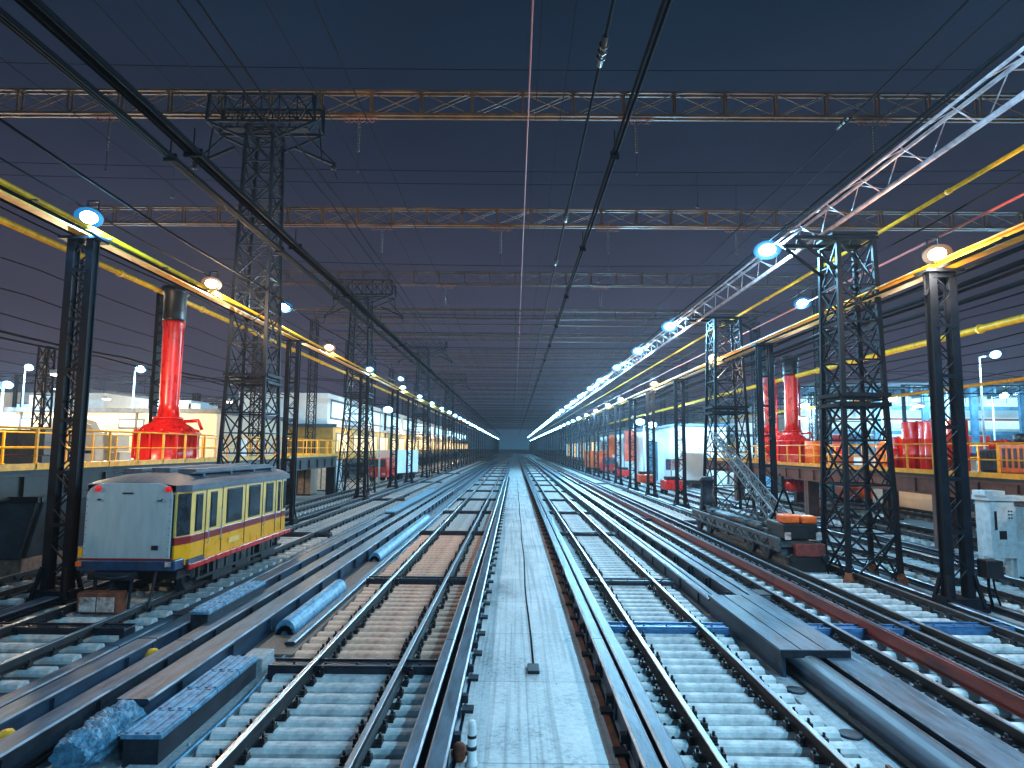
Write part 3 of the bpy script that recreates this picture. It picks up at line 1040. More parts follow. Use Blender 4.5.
for y in TL:
    far = y > 100
    vis = y > 8  # the others are unseen, added as front light for the near yard
    if vis and not far:
        lab = '%s cyan floodlight hanging along the white truss, from the front' % ORD[n]
        n += 1
        if y == 7.6: lab = 'nearest cyan floodlight on the white truss at the top right corner'
    elif vis: lab = 'distant cyan floodlight merging into the bright line under the white truss'
    else: lab = 'unseen cyan floodlight on the truss, added for front light'
    o = place(pcf if far else pc, (7.95, y, 9.72), lab, 'cyan floodlights on the white truss' if vis and not far else ('distant truss floodlights' if far else 'unseen floodlights added for front light'))
    if y < 100:
        lamp_light('floodlight_light', (7.95, y - .35, 9.72 - .35), CY, PT * (1 + .012 * max(0, y)), .10)
for side, lst, x, z in (('right', YLr, 9.6, 7.78), ('left', YLl, -9.85, 8.52)):
    n = 0
    for y, kk in lst:
        far = y > 90
        vis = y > 8  # nearer ones stay out of view, added to light the foreground
        nm = 'warm white' if kk == 'w' else 'cold white'
        if vis and not far:
            lab = '%s floodlight along the %s yellow beam, %s, counted from the front' % (ORD[n], side, nm)
            n += 1
        elif far: lab = 'distant cold floodlight merging into the bright line over the %s columns' % side
        else: lab = 'unseen %s floodlight on the %s yellow beam, added for front light' % (nm, side)
        pr = pkf if far else (pw if kk == 'w' else pk)
        place(pr, (x, y, z + .12), lab, ('floodlights on the %s yellow beam' % side) if vis and not far else ('distant floodlights over the %s columns' % side if far else 'unseen floodlights added for front light'))
        if not far:
            e_ = (PW if kk == 'w' else PK) * (4.2 if (side == 'left' and y == 20.3) else 1) * (.62 if side == 'left' else 1.2)
            lamp_light('floodlight_light', (x + (.35 if side == 'left' else -.35), y - .3, z - .30), WA if kk == 'w' else ((.20, .62, 1.) if side == 'left' else CO), e_, .08)
for x, y, z, lab in ((-9.55, 26.0, 9.15, 'cold white floodlight just above the left yellow beam beside the big tower'), (-9.5, 53, 9.1, 'small cold floodlight above the left yellow beam farther on'), (11.0, 24.2, 9.05, 'cold white floodlight hanging right of the white truss beside the right tower')):
    place(pk, (x, y, z), lab, 'single cold floodlights above the beams')
    lamp_light('floodlight_light', (x, y, z - .35), CO, 500, .12)

# ------------------------------------------------------------------ wires
def wire(x, z, r, label, m='rubber', y0=Y0, y1=300, sag=.12, grp='overhead wires', n=1, spread=.1, hang=None):
    b = MB()
    rnd = random.Random(int(x * 100 + z * 10))
    for k in range(n):
        dx = (k - (n - 1) / 2) * spread
        dz = rnd.uniform(-.04, .05) if n > 1 else 0
        pts = []
        y = y0
        i = 0
        while y <= y1:
            ph = ((y - 22) % 11.5) / 11.5
            s = sag * (1 - (2 * ph - 1) ** 2) * (1 if y < 120 else 0)
            pts.append((dx, y, dz - s))
            y += 2.3 if y < 100 else 11.5
        b.tube(pts, r, 6 if r > .02 else 5, caps=False)
    t = thing('overhead_wire', (x, 0, z), label, 'wire', grp)
    b.build('cable', m, t)
    if hang:
        for y in hang:
            b = MB().tube([(0, y - .45, 0), (0, y + .45, -.02)], r * 1.8, 8)
            for q in range(3):
                b.tube([(0, y - .2 + q * .18, 0), (0, y - .15 + q * .18, 0)], r * 3.0, 8)
            b.build('insulator', 'tile', t)
    if n > 1:
        q = MB().box(-spread * n / 2 - .01, spread * n / 2 + .01, 0, .05, -.08, .07).bar((0, .03, .07), (0, .03, .5), .02).build('spacer', 'rubber', t)
        q.location.y = 6
        for k in range(1, 15):
            c = q.copy()
            col.objects.link(c)
            c.location.y = 6 + 5.75 * k
    return t
def W(ratio, z, r, label, **k):
    r = r * (1.5 if abs(ratio) > 2.4 else 1.15)
    return wire(ratio * (z - CAM_H), z, r, label, **k)
top = [(-.95, 14, .012), (-.86, 14, .012), (-.765, 12, .022), (-.72, 12, .026), (-.565, 14, .011), (-.455, 13, .016)]
for i, (a, z, r) in enumerate(top):
    W(a, z, r, '%s wire from the left among the wires crossing the top edge' % ORD[i])
W(.034, 14.45, .022, 'red wire running straight ahead over the middle of the picture', m='pinkwire', sag=.05)
W(.055, 14.0, .010, 'thin dark wire just right of the central red wire', sag=.1)
W(.13, 14, .012, 'thin wire between the red wire and the wire with insulators', sag=.2)
W(.215, 11, .028, 'black wire with insulators right of the central red wire', hang=(11.6, 20.4, 25.5), sag=.05)
W(.335, 9, .026, 'thick black twin cable crossing the top edge right of the centre', n=2, spread=.075, sag=.04)
W(1.0, 12, .020, 'dark wire crossing the top edge left of the white truss, inner one', hang=(16,), sag=.1)
W(1.09, 12, .014, 'dark wire crossing the top edge left of the white truss, outer one', sag=.1)
W(-1.11, 9.0, .042, 'upper heavy bundle of black cables sweeping in from the top left corner', n=4, spread=.085, sag=.03)
W(-1.21, 8.9, .036, 'lower heavy bundle of black cables just under the top left bundle', n=3, spread=.075, sag=.03)
for i, (a, z, r) in enumerate([(-1.33, 13, .012), (-1.60, 9, .026), (-1.80, 9, .020), (-2.15, 8.8, .018), (-2.75, 9.5, .014), (-3.3, 8.6, .014), (-3.9, 8.5, .016), (-4.5, 8.0, .035), (-4.75, 8.0, .03), (-5.3, 8.0, .014), (-6.2, 7.8, .016), (-7.4, 7.6, .014)]):
    W(a, z, r, '%s wire from the top among the wires leaving by the left edge' % ORD[i], sag=.12)
for i, (a, z, r) in enumerate([(1.22, 10.7, .022), (1.80, 9.2, .020), (2.45, 7.9, .022), (2.62, 7.6, .045), (2.72, 7.5, .03), (2.92, 7.4, .045), (3.1, 7.3, .016), (3.4, 8.0, .016), (4.2, 8.0, .018), (4.6, 8.0, .014), (5.2, 7.8, .016), (6.2, 7.6, .014), (8.2, 7.6, .014)]):
    W(a, z, r, '%s black wire from the top among the wires leaving by the right edge' % ORD[i], sag=.12)
W(1.97, 9.0, .028, 'pale red wire slanting down to the left between truss and right yellow beam', m='pinkwire', sag=.03)

# cross wires over the tracks
def cross(y, z, r, x0, x1, label, grp, drops=()):
    t = thing('span_wire', (0, y, z), label, 'wire', grp)
    pts = [(x0 + (x1 - x0) * i / 16, 0, -.35 * (1 - (i / 8 - 1) ** 2)) for i in range(17)]
    MB().tube(pts, r, 5, caps=False).build('cable', 'rubber', t)
    if drops:
        b = MB()
        for x, l in drops:
            b.tube([(x, 0, -.25), (x, 0, -.25 - l)], r * .9, 5)
            b.lathe([(.05, -.28 - l), (.09, -.25 - l), (.05, -.2 - l)], (x, 0), 8)
        b.build('dropper', 'steel', t)
    return t
cross(23.6, 18.4, .017, -27, 30, 'long span wire running level just above the nearest orange girder', 'span wires across the tracks', drops=())
cross(26.0, 15.35, .015, -24, 28, 'upper of the two span wires between the first and second girders', 'span wires across the tracks', drops=((-14.5, 1.3), (7.6, 1.6)))
cross(26.5, 15.0, .014, -24, 28, 'lower of the two span wires between the first and second girders', 'span wires across the tracks', drops=((-11, .9), (9.4, 1.2), (18, 1.6)))
cc = cross(38.5, 14.9, .02, -19, 22, '', 'span wires across the tracks', drops=((-8, .9), (5, 1.1)))
index()
ys = [38.5] + [50.5 + 4.2 * i for i in range(52)]
for i, y in enumerate(ys):
    lab = 'span wire between the second and third girders' if i == 0 else ('%s thin span wire beyond the third girder, counted from the front' % ORD[i - 1] if i < 7 else 'distant thin span wire in the far ceiling of crossbars')
    g = 'span wires across the tracks' if i < 7 else 'distant span wires'
    if i == 0:
        cc['label'] = lab
    else:
        dup(cc, (0, y, 14.9 - (.6 if i % 2 else 0)), lab, group=g)
cb = thing('crossbar', (0, 50.6, 14.3), '', 'crossbar', 'thin crossbars between the far girders')
MB().box(-17.8, 21.2, -.07, .07, 0, .14).build('bar', 'dark_girder', cb)
for x in (-9, 0, 8, 15):
    MB().box(x - .03, x + .03, -.03, .03, -.9, 0).build('hanger', 'steel', cb)
index()
for i in range(44):
    y = 50.6 + (5.9 if i < 12 else 7.3) * i
    lab = '%s thin dark crossbar between the far girders, from the front' % ORD[i] if i < 8 else 'distant thin crossbar in the far ceiling'
    if i == 0: cb['label'] = lab
    else: dup(cb, (0, y, 14.3 + (.5 if i % 3 == 0 else 0)), lab, group='thin crossbars between the far girders' if i < 8 else 'distant crossbars')
# low span wires in the side yards
def side_cross(x0, x1, y, z, label, grp):
    t = thing('span_wire', (0, y, z), label, 'wire', grp)
    pts = [(x0 + (x1 - x0) * i / 14, i * .5, .25 * math.sin(i * 1.3) - .5 * (1 - (i / 7 - 1) ** 2)) for i in range(15)]
    MB().tube(pts, .022, 5, caps=False).build('cable', 'rubber', t)
for i in range(12):
    y = 44 + i * 9
    side_cross(11, 60, y, 9.6 + (i % 3) * .9, 'thin sagging span wire over the right yard behind the towers', 'span wires over the right yard')
    side_cross(-60, -11, y + 3, 9.2 + (i % 3) * .9, 'thin sagging span wire over the left yard behind the tower', 'span wires over the left yard')

# insulator strings
def ins(x, y, z, l):
    t = thing('insulator_string', (x, y, z), '', 'insulator', 'insulator strings hanging from the girders')
    b = MB()
    n = int(l / .11)
    prof = []
    for i in range(n):
        zz = -.1 - i * .11
        prof += [(.02, zz), (.055, zz - .02), (.055, zz - .05), (.02, zz - .07)]
    b.lathe(prof, (0, 0), 8)
    b.build('discs', 'tile', t)
    MB().tube([(0, 0, 0), (0, 0, -.1)], .02, 5).build('hook', 'steel', t)
    MB().tube([(0, 0, -l - .02), (0, 0, -l - .73)], .015, 5).lathe([(.02, -l - .72), (.06, -l - .78), (.02, -l - .85)], (0, 0), 6).build('drop_rod', 'steel', t)
    MB().box(-.7, .7, -.05, .05, -.02, .03).bar((-.5, 0, 0), (-.35, 0, -.2), .03).bar((.5, 0, 0), (.35, 0, -.2), .03).tube([(-.6 + .1 * k, 0, -.12 - .06 * (k % 2)) for k in range(13)], .025, 5).build('clamp', 'rust', t)
    return t
i0 = ins(-6.2, 24.0, 16.27, 1.4)
index()
i0['label'] = 'insulator string under the nearest girder, left of the middle'
for x, y, lab in ((4.25, 22, 'insulator string under the nearest girder, just right of the middle'), (12.7, 22, 'insulator string under the nearest girder, farther right by the truss'), (-14.6, 22, 'insulator string under the nearest girder at the far left'), (-7.0, 32.5, 'insulator string under the second girder, left'), (-.8, 32.5, 'insulator string under the second girder near the red wire'), (4.8, 32.5, 'insulator string under the second girder, right of the middle'), (11.5, 32.5, 'insulator string under the second girder, right by the truss'), (-5, 44.5, 'insulator string under the third girder, left'), (6, 44.5, 'insulator string under the third girder, right')):
    dup(i0, (x * 1.1 if y == 22 else x, 24.0 if y == 22 else y, {22: 16.27, 32.5: 14.87, 44.5: 14.82}[y]), lab)

# ------------------------------------------------------------------ raised walkways
def walkway(x0, x1, y0, y1, z, side, label, girder_m, pmat='yellow'):
    # side: which x edge carries the near railing (facing the tracks)
    t = thing('raised_walkway', (0, 0, z), label, 'walkway')
    MB().box(x0, x1, y0, y1, -.10, 0).build('deck', 'steel', t)
    xe = x1 if side > 0 else x0
    for xx in (x0 + .12, x1 - .12):
        b = MB()
        b.box(xx - .10, xx + .10, y0 + .02, y1 - .02, -.16, -.102)
        b.box(xx - .02, xx + .02, y0 + .02, y1 - .02, -.66, -.16)
        b.box(xx - .10, xx + .10, y0 + .02, y1 - .02, -.72, -.66)
        y = y0 + .5
        while y < y1:
            b.box(xx - .09, xx + .09, y - .01, y + .01, -.66, -.16)
            y += 1.6
        b.build('girder', girder_m, t)
    MB().box(xe - .03, xe + .03, y0, y1, .0, .16).build('toe_board', pmat, t)
    n = int((y1 - y0) / 1.45)
    for xx, sgn in ((xe, 1), (x0 if side > 0 else x1, -1)):
        MB().tube([(xx, y0, 1.05), (xx, y1, 1.05)], .028, 8).tube([(xx, y0, .55), (xx, y1, .55)], .022, 8).build('handrail', pmat, t)
        p0 = None
        for i in range(n + 1):
            y = y0 + (y1 - y0) * i / n
            if p0 is None:
                p0 = MB().box(-.03, .03, -.03, .03, 0, 1.05).box(-.06, .06, -.06, .06, 0, .02).build('railing_post', pmat, t)
                p0.location = (xx, y, 0)
            else:
                q = p0.copy()
                col.objects.link(q)
                q.location = (xx, y, 0)
    MB().tube([(x0, y1, 1.05), (x1, y1, 1.05)], .028, 8).tube([(x0, y1, .55), (x1, y1, .55)], .022, 8).box(x0, x1, y1 - .02, y1 + .02, 0, .16).build('end_rail', pmat, t)
    for i in range(7):
        MB_ = MB().box(-.025, .025, -.025, .025, 0, 1.05).build('railing_post', pmat, t)
        MB_.location = (x0 + (x1 - x0) * i / 6, y1, 0)
    return t
wl = walkway(-16.6, -12.2, 6, 44.5, 2.75, 1, 'raised walkway with yellow railings on the left behind the tram', 'black')
wr = walkway(14.6, 19.4, 12, 49.5, 2.60, -1, 'raised walkway with yellow railings on the right carrying red machines', 'brown_girder')
for t, pts in ((wl, ((-12.5, 36), (-16.2, 36), (-16.2, 20), (-12.5, 44))), (wr, ((14.95, 22.6), (18.9, 22.6), (14.95, 32.6), (18.9, 32.6), (14.95, 43), (18.9, 43), (14.95, 14)))):
    zt = t.location.z
    for x, y in pts:
        MB().box(x - .28, x + .28, y - .03, y + .03, -zt, -.72).box(x - .28, x - .24, y - .22, y + .22, -zt, -.72).box(x + .24, x + .28, y - .22, y + .22, -zt, -.72).box(x - .4, x + .4, y - .35, y + .35, -zt, -zt + .08).build('support_leg', 'brown_girder' if t is wr else 'black', t)

# ------------------------------------------------------------------ red chimneys and tanks
def red_tank(x, y, z, r, hb, neck, zt, cap, label, name='red_chimney', lean=0.):
    t = thing(name, (x, y, z), label, 'chimney')
    b = MB()
    n = 24
    b.lathe([(r * .96, 0), (r, .06), (r, .12), (r * .97, .16), (r * .97, hb), (r * 1.03, hb + .02), (r * 1.03, hb + .10), (r * .92, hb + .12), (r * .75, hb + .32), (r * .5, hb + .48), (neck * 1.35, hb + .62)], (0, 0), n)
    for j in range(8):
        a = 2 * math.pi * j / 8
        ca, sa = math.cos(a) * r, math.sin(a) * r
        b.bar((ca, sa, .16), (ca, sa, hb), .07)
    b.build('tank', 'red', t)
    b = MB()
    z0 = hb + .6
    b.lathe([(neck * 1.5, z0), (neck * 1.5, z0 + .08), (neck * 1.1, z0 + .10), (neck * .95, z0 + .6), (neck, z0 + 1.2), (neck * 1.04, zt - .3), (neck * 1.15, zt - .12), (neck * 1.15, zt - .04), (neck, zt)], (0, 0), n)
    b.build('shaft', 'red', t)
    MB().lathe([(neck * 1.12, zt), (neck * 1.15, zt + .1), (neck * 1.15, cap - .3), (neck * 1.35, cap - .25), (neck * 1.4, cap)], (0, 0), n).build('cap', 'black', t)
    b = MB()
    for j in range(10):
        a = 2 * math.pi * j / 10
        b.lathe([(.05, hb + .1), (.05, hb + .22)], (math.cos(a) * r * .95, math.sin(a) * r * .95), 8)
    b.tube([(neck * 1.3, 0, hb + .5), (r * 1.1, -.2, hb + .55), (r * 1.25, -.2, hb + .2)], .07, 8)
    b.tube([(neck * 1.1, -neck * .3, hb + .6), (neck * 1.25, -neck * .35, zt - .3)], .03, 6)
    b.build('fittings', 'red', t)
    return t
red_tank(-13.45, 24.8, 2.75, 1.15, 1.05, .36, 5.5, 6.85, 'tall glossy red chimney with black top on a red tank at the left walkway')
red_tank(15.75, 39.6, 2.60, .72, 1.25, .33, 5.3, 6.4, 'left one of two red chimneys with black tops on the right walkway')
red_tank(16.0, 37.0, 2.60, .85, 1.25, .36, 5.1, 6.2, 'right one of two red chimneys with black tops, flared black head')

# drums and machines on the right walkway
def drum(r, h, m, x, y, z, label, grp):
    t = thing('drum', (x, y, z), label, 'drum', grp)
    MB().lathe([(r * .97, 0), (r, .02), (r, h * .32), (r * 1.04, h * .34), (r, h * .36), (r, h * .64), (r * 1.04, h * .66), (r, h * .68), (r, h - .02), (r * .95, h)], (0, 0), 18).build('drum_body', m, t)
    MB().lathe([(.05, h), (.05, h + .05)], (r * .5, 0), 8).lathe([(.035, h), (.035, h + .04)], (-r * .5, 0), 8).build('bung', 'steel', t)
    return t
for i, (x, y, r, h, m, lab) in enumerate(((15.7, 26.6, .34, 1.35, 'red', 'short red drum at the left end of the drum cluster'), (15.9, 25.7, .38, 1.95, 'red', 'tall red drum second in the cluster on the right walkway'), (16.0, 24.8, .38, 1.95, 'red', 'tall red drum right of the widest gap in the drum cluster'), (16.6, 26.0, .38, 1.6, 'redorange', 'orange-red drum standing behind the tall red drums'), (15.6, 23.9, .34, 1.9, 'red', 'tall red drum partly hidden by the nearest right column'), (17.2, 25.0, .36, 2.0, 'redorange', 'tall orange-red drum at the back of the drum cluster'))):
    drum(r, h, m, x, y, 2.60, lab, 'red drums on the right walkway')
drum(.42, 1.3, 'orange', 16.4, 35.4, 2.6, 'small orange drum right beside the flared red chimney', 'red drums on the right walkway')
t = thing('orange_stack', (16.3, 28.4, 2.6), 'orange tapering stack of cones on the right walkway behind the tower', 'cone stack')
for k in range(4):
    MB().lathe([(.52 - k * .05, k * .30), (.52 - k * .05, k * .30 + .05), (.33 - k * .05, k * .30 + .30)], (0, 0), 14).build('cone', 'orange', t)
def machine(x, y, z, w_, d_, h_, label, m1, m2):
    t = thing('pump_machine', (x, y, z), label, 'machine')
    MB().box(-w_ / 2, w_ / 2, -d_ / 2, d_ / 2, .12, h_ * .8).build('housing', m1, t, bevel=.05)
    MB().box(-w_ / 2 - .05, w_ / 2 + .05, -d_ / 2 - .05, d_ / 2 + .05, 0, .115).build('skid', 'black', t)
    b = MB()
    b.lathe([(.22, h_ * .8), (.22, h_), (.1, h_ + .08)], (-w_ * .2, 0), 14)
    b.tube([(w_ * .3, 0, h_ * .8), (w_ * .3, 0, h_ + .05), (w_ * .05, 0, h_ + .05)], .08, 10)
    b.build('motor', m2, t)
    b = MB()
    for i in range(4):
        b.box(-w_ / 2 - .012, -w_ / 2 - .002, -d_ * .35 + i * d_ * .2, -d_ * .25 + i * d_ * .2, .3, h_ * .7)
    b.build('vent', 'black', t)
machine(16.2, 20.3, 2.6, 1.1, 1.2, 1.3, 'orange boxed pump machine near the right end of the right walkway', 'orange', 'black')
machine(16.5, 18.3, 2.6, 1.3, 1.3, 1.35, 'red boxed machine at the right edge on the right walkway', 'red', 'redorange')
machine(16.6, 22.0, 2.6, .9, .9, 1.1, 'dark machine with red motor between the drums and orange machine', 'black', 'red')
# red motor under the right walkway
t = thing('hanging_winch', (15.3, 35.2, 1.5), 'red winch hanging in the shade below the right walkway', 'winch')
MB().tube([(-.8, 0, 0), (.8, 0, 0)], .34, 14).build('winch_drum', 'red', t)
MB().box(-.95, -.8, -.4, .4, -.35, .5).box(.8, .95, -.4, .4, -.35, .5).bar((-.87, 0, .5), (-.87, 0, .62), .08).bar((.87, 0, .5), (.87, 0, .4), .08).build('frame', 'black', t)

# grey trackside cabinet
t = thing('relay_cabinet', (12.9, 17.6, 0), 'pale grey trackside cabinet beneath the right walkway, right of the nearest column', 'cabinet')
MB().box(-.05, .62, 0, .55, .55, 2.05).build('case', 'grey', t, bevel=.015)
MB().box(.02, .40, -.018, -.002, .9, 1.95).build('door', 'grey', t, bevel=.005)
b = MB()
for i in range(2):
    for j in range(3):
        b.box(.44 + i * .07, .48 + i * .07, -.012, -.002, 1.6 + j * .09, 1.64 + j * .09)
b.box(.16, .36, -.024, -.019, 1.05, 1.28).box(.05, .12, -.024, -.019, 1.3, 1.8)
b.build('buttons', 'black', t)
MB().box(.64, .96, .05, .5, .0, 1.0).box(.64, .70, .05, .5, 1.0, 1.9).box(.90, .96, .05, .5, 1.0, 1.9).build('side_frame', 'grey', t, bevel=.01)
MB().box(-.1, 2.6, -.05, .6, 2.07, 2.20).box(-.15, .4, .0, .5, 2.202, 2.34).build('hood', 'grey', t, bevel=.01)
for xa, zb in ((0, .55), (.5, .55), (2.4, 2.06)):
    MB().box(xa, xa + .08, .1, .2, 0, zb).build('leg', 'grey', t)

# ------------------------------------------------------------------ tram
TX, TY = -7.85, 13.3
tram = thing('yellow_tram', (TX, TY, 0), 'small yellow and cream tram with red stripe and blank grey-blue end facing us', 'tram')
Lr = 6.3
# body shell side walls as one mesh: profile strips around plan outline
plan = [(-.92, 0), (.92, 0), (1.04, .42), (1.04, Lr - .3), (.92, Lr), (-.92, Lr), (-1.04, Lr - .3), (-1.04, .42)]
lv = [(.92, 0, 0), (.96, 1, 0), (1.34, 1, 0), (1.355, 2, .004), (1.50, 2, .004), (1.515, 0, 0), (2.46, 0, 0)]
b = MB()
n = len(plan)
rings = []
for z, m, off in lv:
    rings.append([(x * (1 + off), y + (off if y > 3 else -off), z) for x, y in plan])
for i in range(len(lv) - 1):
    mi = lv[i][1] if lv[i][1] else (1 if i == 0 else 0)
    if i == 0: mi = 1
    if i == 5: mi = 0
    for j in range(n):
        k = (j + 1) % n
        b.add([rings[i][j], rings[i][k], rings[i + 1][k], rings[i + 1][j]], [(0, 1, 2, 3)], mi)
b.add([(x, y, .92) for x, y in plan], [tuple(reversed(range(n)))], 1)
b.build('body', ['cream', 'tramyellow', 'maroon'], tram)
# roof: crowned loft
b = MB()
cols = 13
rows = [(-.03, .0), (.25, .55), (.8, .9), (1.6, 1.), (Lr - .8, 1.), (Lr - .2, .75), (Lr + .03, .2)]
vs = []
for y, k in rows:
    for j in range(cols):
        u = -1 + 2 * j / (cols - 1)
        hw = 1.10 if .2 < y < Lr - .1 else .90
        z = 2.47 + .10 + .24 * (.25 + .75 * k) * (1 - abs(u) ** 3.2)
        vs.append((u * hw, y, z))
fs = [(i * cols + j, (i) * cols + j + 1, (i + 1) * cols + j + 1, (i + 1) * cols + j) for i in range(len(rows) - 1) for j in range(cols - 1)]
b.add(vs, fs, 0, True)
# fascia under roof edge
for y, hw in ((-.03, .98), (Lr + .03, .98)):
    pass
out = [(u * (1.10 if .2 < y < Lr - .1 else .90), y) for u, y in [(-1, r[0]) for r in rows] + [(1, r[0]) for r in reversed(rows)]]
m_ = len(out)
fv = [(x, y, 2.44) for x, y in out] + [(x, y, 2.572) for x, y in out]
b.add(fv, [(j, j + m_, (j + 1) % m_ + m_, (j + 1) % m_) for j in range(m_)], 0)
# fill ends between fascia and crown
for yi, y in ((0, -.03), (len(rows) - 1, Lr + .03)):
    ring = [vs[yi * cols + j] for j in range(cols)] + [(.90, y, 2.44), (-.90, y, 2.44)]
    b.add(ring, [tuple(range(len(ring)))], 0)
roof = b.build('roof', 'roof', tram)
b = MB()
for x in (-.62, 0.0, .58):
    b.box(x - .2, x + .2, 1.0, Lr - .9, 2.79 - abs(x) * .05, 2.90 - abs(x) * .04)
for y in (1.2, 2.6, 4.0, 5.2):
    b.box(-.86, .86, y, y + .09, 2.70, 2.80)
b.tube([(-.85, .7, 2.79), (-.85, Lr - .7, 2.79)], .025, 8)
b.tube([(.85, .7, 2.79), (.85, Lr - .7, 2.79)], .025, 8)
b.build('roof_rack', 'roof', tram, bevel=.01)
# front blank panel with rounded upper corners
pts = [(-.90, 1.10), (.86, 1.10), (.86, 2.38), (.82, 2.50), (.72, 2.58), (.56, 2.62), (-.56, 2.62), (-.72, 2.58), (-.84, 2.50), (-.90, 2.38)]
n = len(pts)
b = MB()
b.add([(x, -.075 + .03 * max(0, z - 2.3), z) for x, z in pts] + [(x, -.004, z) for x, z in pts], [tuple(range(n))] + [(i, i + n, (i + 1) % n + n, (i + 1) % n) for i in range(n)], 0)
pan = b.build('end_panel', 'panel', tram, bevel=.012)
MB().box(-.16, .06, -.088, -.078, 2.40, 2.43).build('vent_slot', 'steel', pan)
MB().lathe([(.03, 0), (.03, .03)], (0, 0), 10).build('hook', 'steel', pan, loc=(-.62, -.10, 2.27))
MB().tube([(0, -.03, 0), (.08, -.035, .0), (.10, -.035, .04)], .016, 6).build('hook', 'steel', pan, loc=(.58, -.075, 2.27))
MB().box(0, .13, -.012, 0, 0, .09).box(.02, .11, -.018, -.013, .02, .07).build('latch', 'steel', pan, loc=(.50, -.078, 1.28))
for x in (-.66, .78):
    b = MB().lathe([(.058, 0), (.062, .03), (.05, .07), (.02, .085)], (0, 0), 14)
    o = b.build('marker_lamp', 'lens_red', tram)
    o.location = (x, -.06, 2.50)
    o.rotation_euler = (R(80), 0, 0)
gk = MB().box(-.925, .885, -.030, -.006, 1.085, 2.40).build('gasket', 'black', pan)
for z in [1.16 + .14 * k for k in range(9)]:
    for x in (-.865, .825):
        MB().lathe([(.010, 0), (.008, .006)], (0, 0), 6).build('rivet', 'steel', pan).matrix_local = Matrix.Translation((x, -.078, z)) @ Matrix.Rotation(R(90), 4, 'X')
for y in (1.12, 1.72, 4.30, 5.10):
    MB().tube([(1.055, y, 1.25), (1.085, y, 1.28), (1.085, y, 1.95), (1.055, y, 1.98)], .010, 6).build('grab_rail', 'grey', tram)
MB().box(1.052, 1.06, 2.2, 2.8, 1.10, 1.22).build('side_plate', 'cream', tram)
# side glass, mullions and doors
def side_rect(y0, y1, z0, z1, name, m, off=.008, th=.02, sx=1, parent=tram):
    x0, x1 = (1.04 + off, 1.04 + off + th) if sx > 0 else (-1.04 - off - th, -1.04 - off)
    return MB().box(x0, x1, y0, y1, z0, z1).build(name, m, parent, bevel=.015)
wins = [(.53, .90, 1.60, 2.34), (1.20, 1.58, 1.60, 2.34), (2.02, 2.95, 1.60, 2.36), (3.28, 4.08, 1.60, 2.36), (4.42, 5.0, 1.60, 2.36), (5.32, 5.56, 1.56, 2.36), (5.76, 6.0, 1.60, 2.36)]
for sx in (1, -1):
    for (a, c, z0, z1) in wins:
        a, c = a + .05, c - .06
        fr = side_rect(a - .025, c + .025, z0 - .03, z1 + .03, 'window_frame', 'black', .0015, .012, sx)
        g = side_rect(a, c, z0, z1, 'pane', 'glass', .016, .008, sx, fr)
b = MB()
for y in (1.02, 1.82, 3.1, 4.22, 5.18, 5.65):
    b.box(1.042, 1.052, y - .012, y + .012, .97, 2.43)
b.build('door_seam', 'black', tram)
# cream pillar trims
MB().box(-1.0, -.915, -.06, -.012, 1.12, 1.30).build('side_reflector', 'tramyellow', tram)
# corner glass (front chamfers)
for sx in (1, -1):
    b = MB()
    p, q = Vector((.935 * sx, .02, 0)), Vector((1.035 * sx, .36, 0))
    nrm = Vector(((q - p).y * sx, -(q - p).x * sx, 0)).normalized() * (.012)
    nrm = Vector((abs(nrm.x) * sx, -abs(nrm.y), 0))
    vs = []
    for z in (1.54, 2.40):
        for c in (p, q):
            vs.append(c + nrm + Vector((0, 0, z)))
            vs.append(c + Vector((0, 0, z)))
    b.add(vs, [(0, 2, 6, 4), (1, 5, 7, 3), (0, 4, 5, 1), (2, 3, 7, 6), (0, 1, 3, 2), (4, 6, 7, 5)])
    b.build('corner_window', 'glass', tram)
# skirt
b = MB()
b.box(1.05, 1.10, .30, Lr + .05, .82, .93)
b.box(-1.10, -1.05, .30, Lr + .05, .82, .93)
b.build('red_skirt', 'red', tram, bevel=.01)
MB().box(-1.0, 1.0, -.10, .30, .86, 1.08).build('bumper', 'darkblue', tram, bevel=.03)
MB().box(-.90, .90, -.085, -.02, 1.082, 1.11).build('sill', 'maroon', tram)
MB().box(.93, 1.075, .31, 1.0, .935, 1.03).build('grey_corner', 'roof', tram)
for x, m in ((-.95, 'orange'), (.86, 'whitepaint')):
    MB().box(x - .05, x + .07, -.13, -.10, .95, 1.05).build('headlight', m, tram, bevel=.012)
# underframe
b = MB()
b.box(-.85, .85, .3, Lr - .1, .62, .86)
for x in (-1.0, .95):
    b.box(x - .02, x + .06, .8, Lr - .4, .50, .56)
    for k in range(12):
        b.box(x - .01, x + .05, .9 + k * .42, .98 + k * .42, .56, .84)
b.box(.80, 1.0, 1.6, 2.6, .36, .80).box(.80, 1.0, 2.8, 3.7, .42, .80).box(.80, 1.0, 4.4, 5.0, .40, .80)
b.build('underframe', 'black', tram)
for y in (1.0, 2.3, 4.6, 5.8):
    for x in (-.70, .70):
        b = MB()
        b.tube([(x - .06, y, .57), (x + .06, y, .57)], .29, 20)
        s_ = 1 if x > 0 else -1
        b.tube([(x - .04 - .05 * s_, y, .57), (x + .04 - .05 * s_, y, .57)], .325, 20)
        b.tube([(x + s_ * .06, y, .57), (x + s_ * .16, y, .57)], .10, 12)
        b.build('wheel', 'steel', tram)
b = MB()
b.box(-.62, .25, -.30, -.05, .72, .84)
b.bar((-.55, -.15, .72), (-.55, -.15, .30), .05).bar((.2, -.15, .86), (.2, -.25, .16), .045).bar((.62, -.05, .86), (.62, -.30, .2), .035)
b.tube([(.2, -.25, .16), (.36, -.32, .12), (.62, -.30, .2)], .022, 6)
b.bar((-.2, -.15, .72), (-.2, -.2, .34), .07)
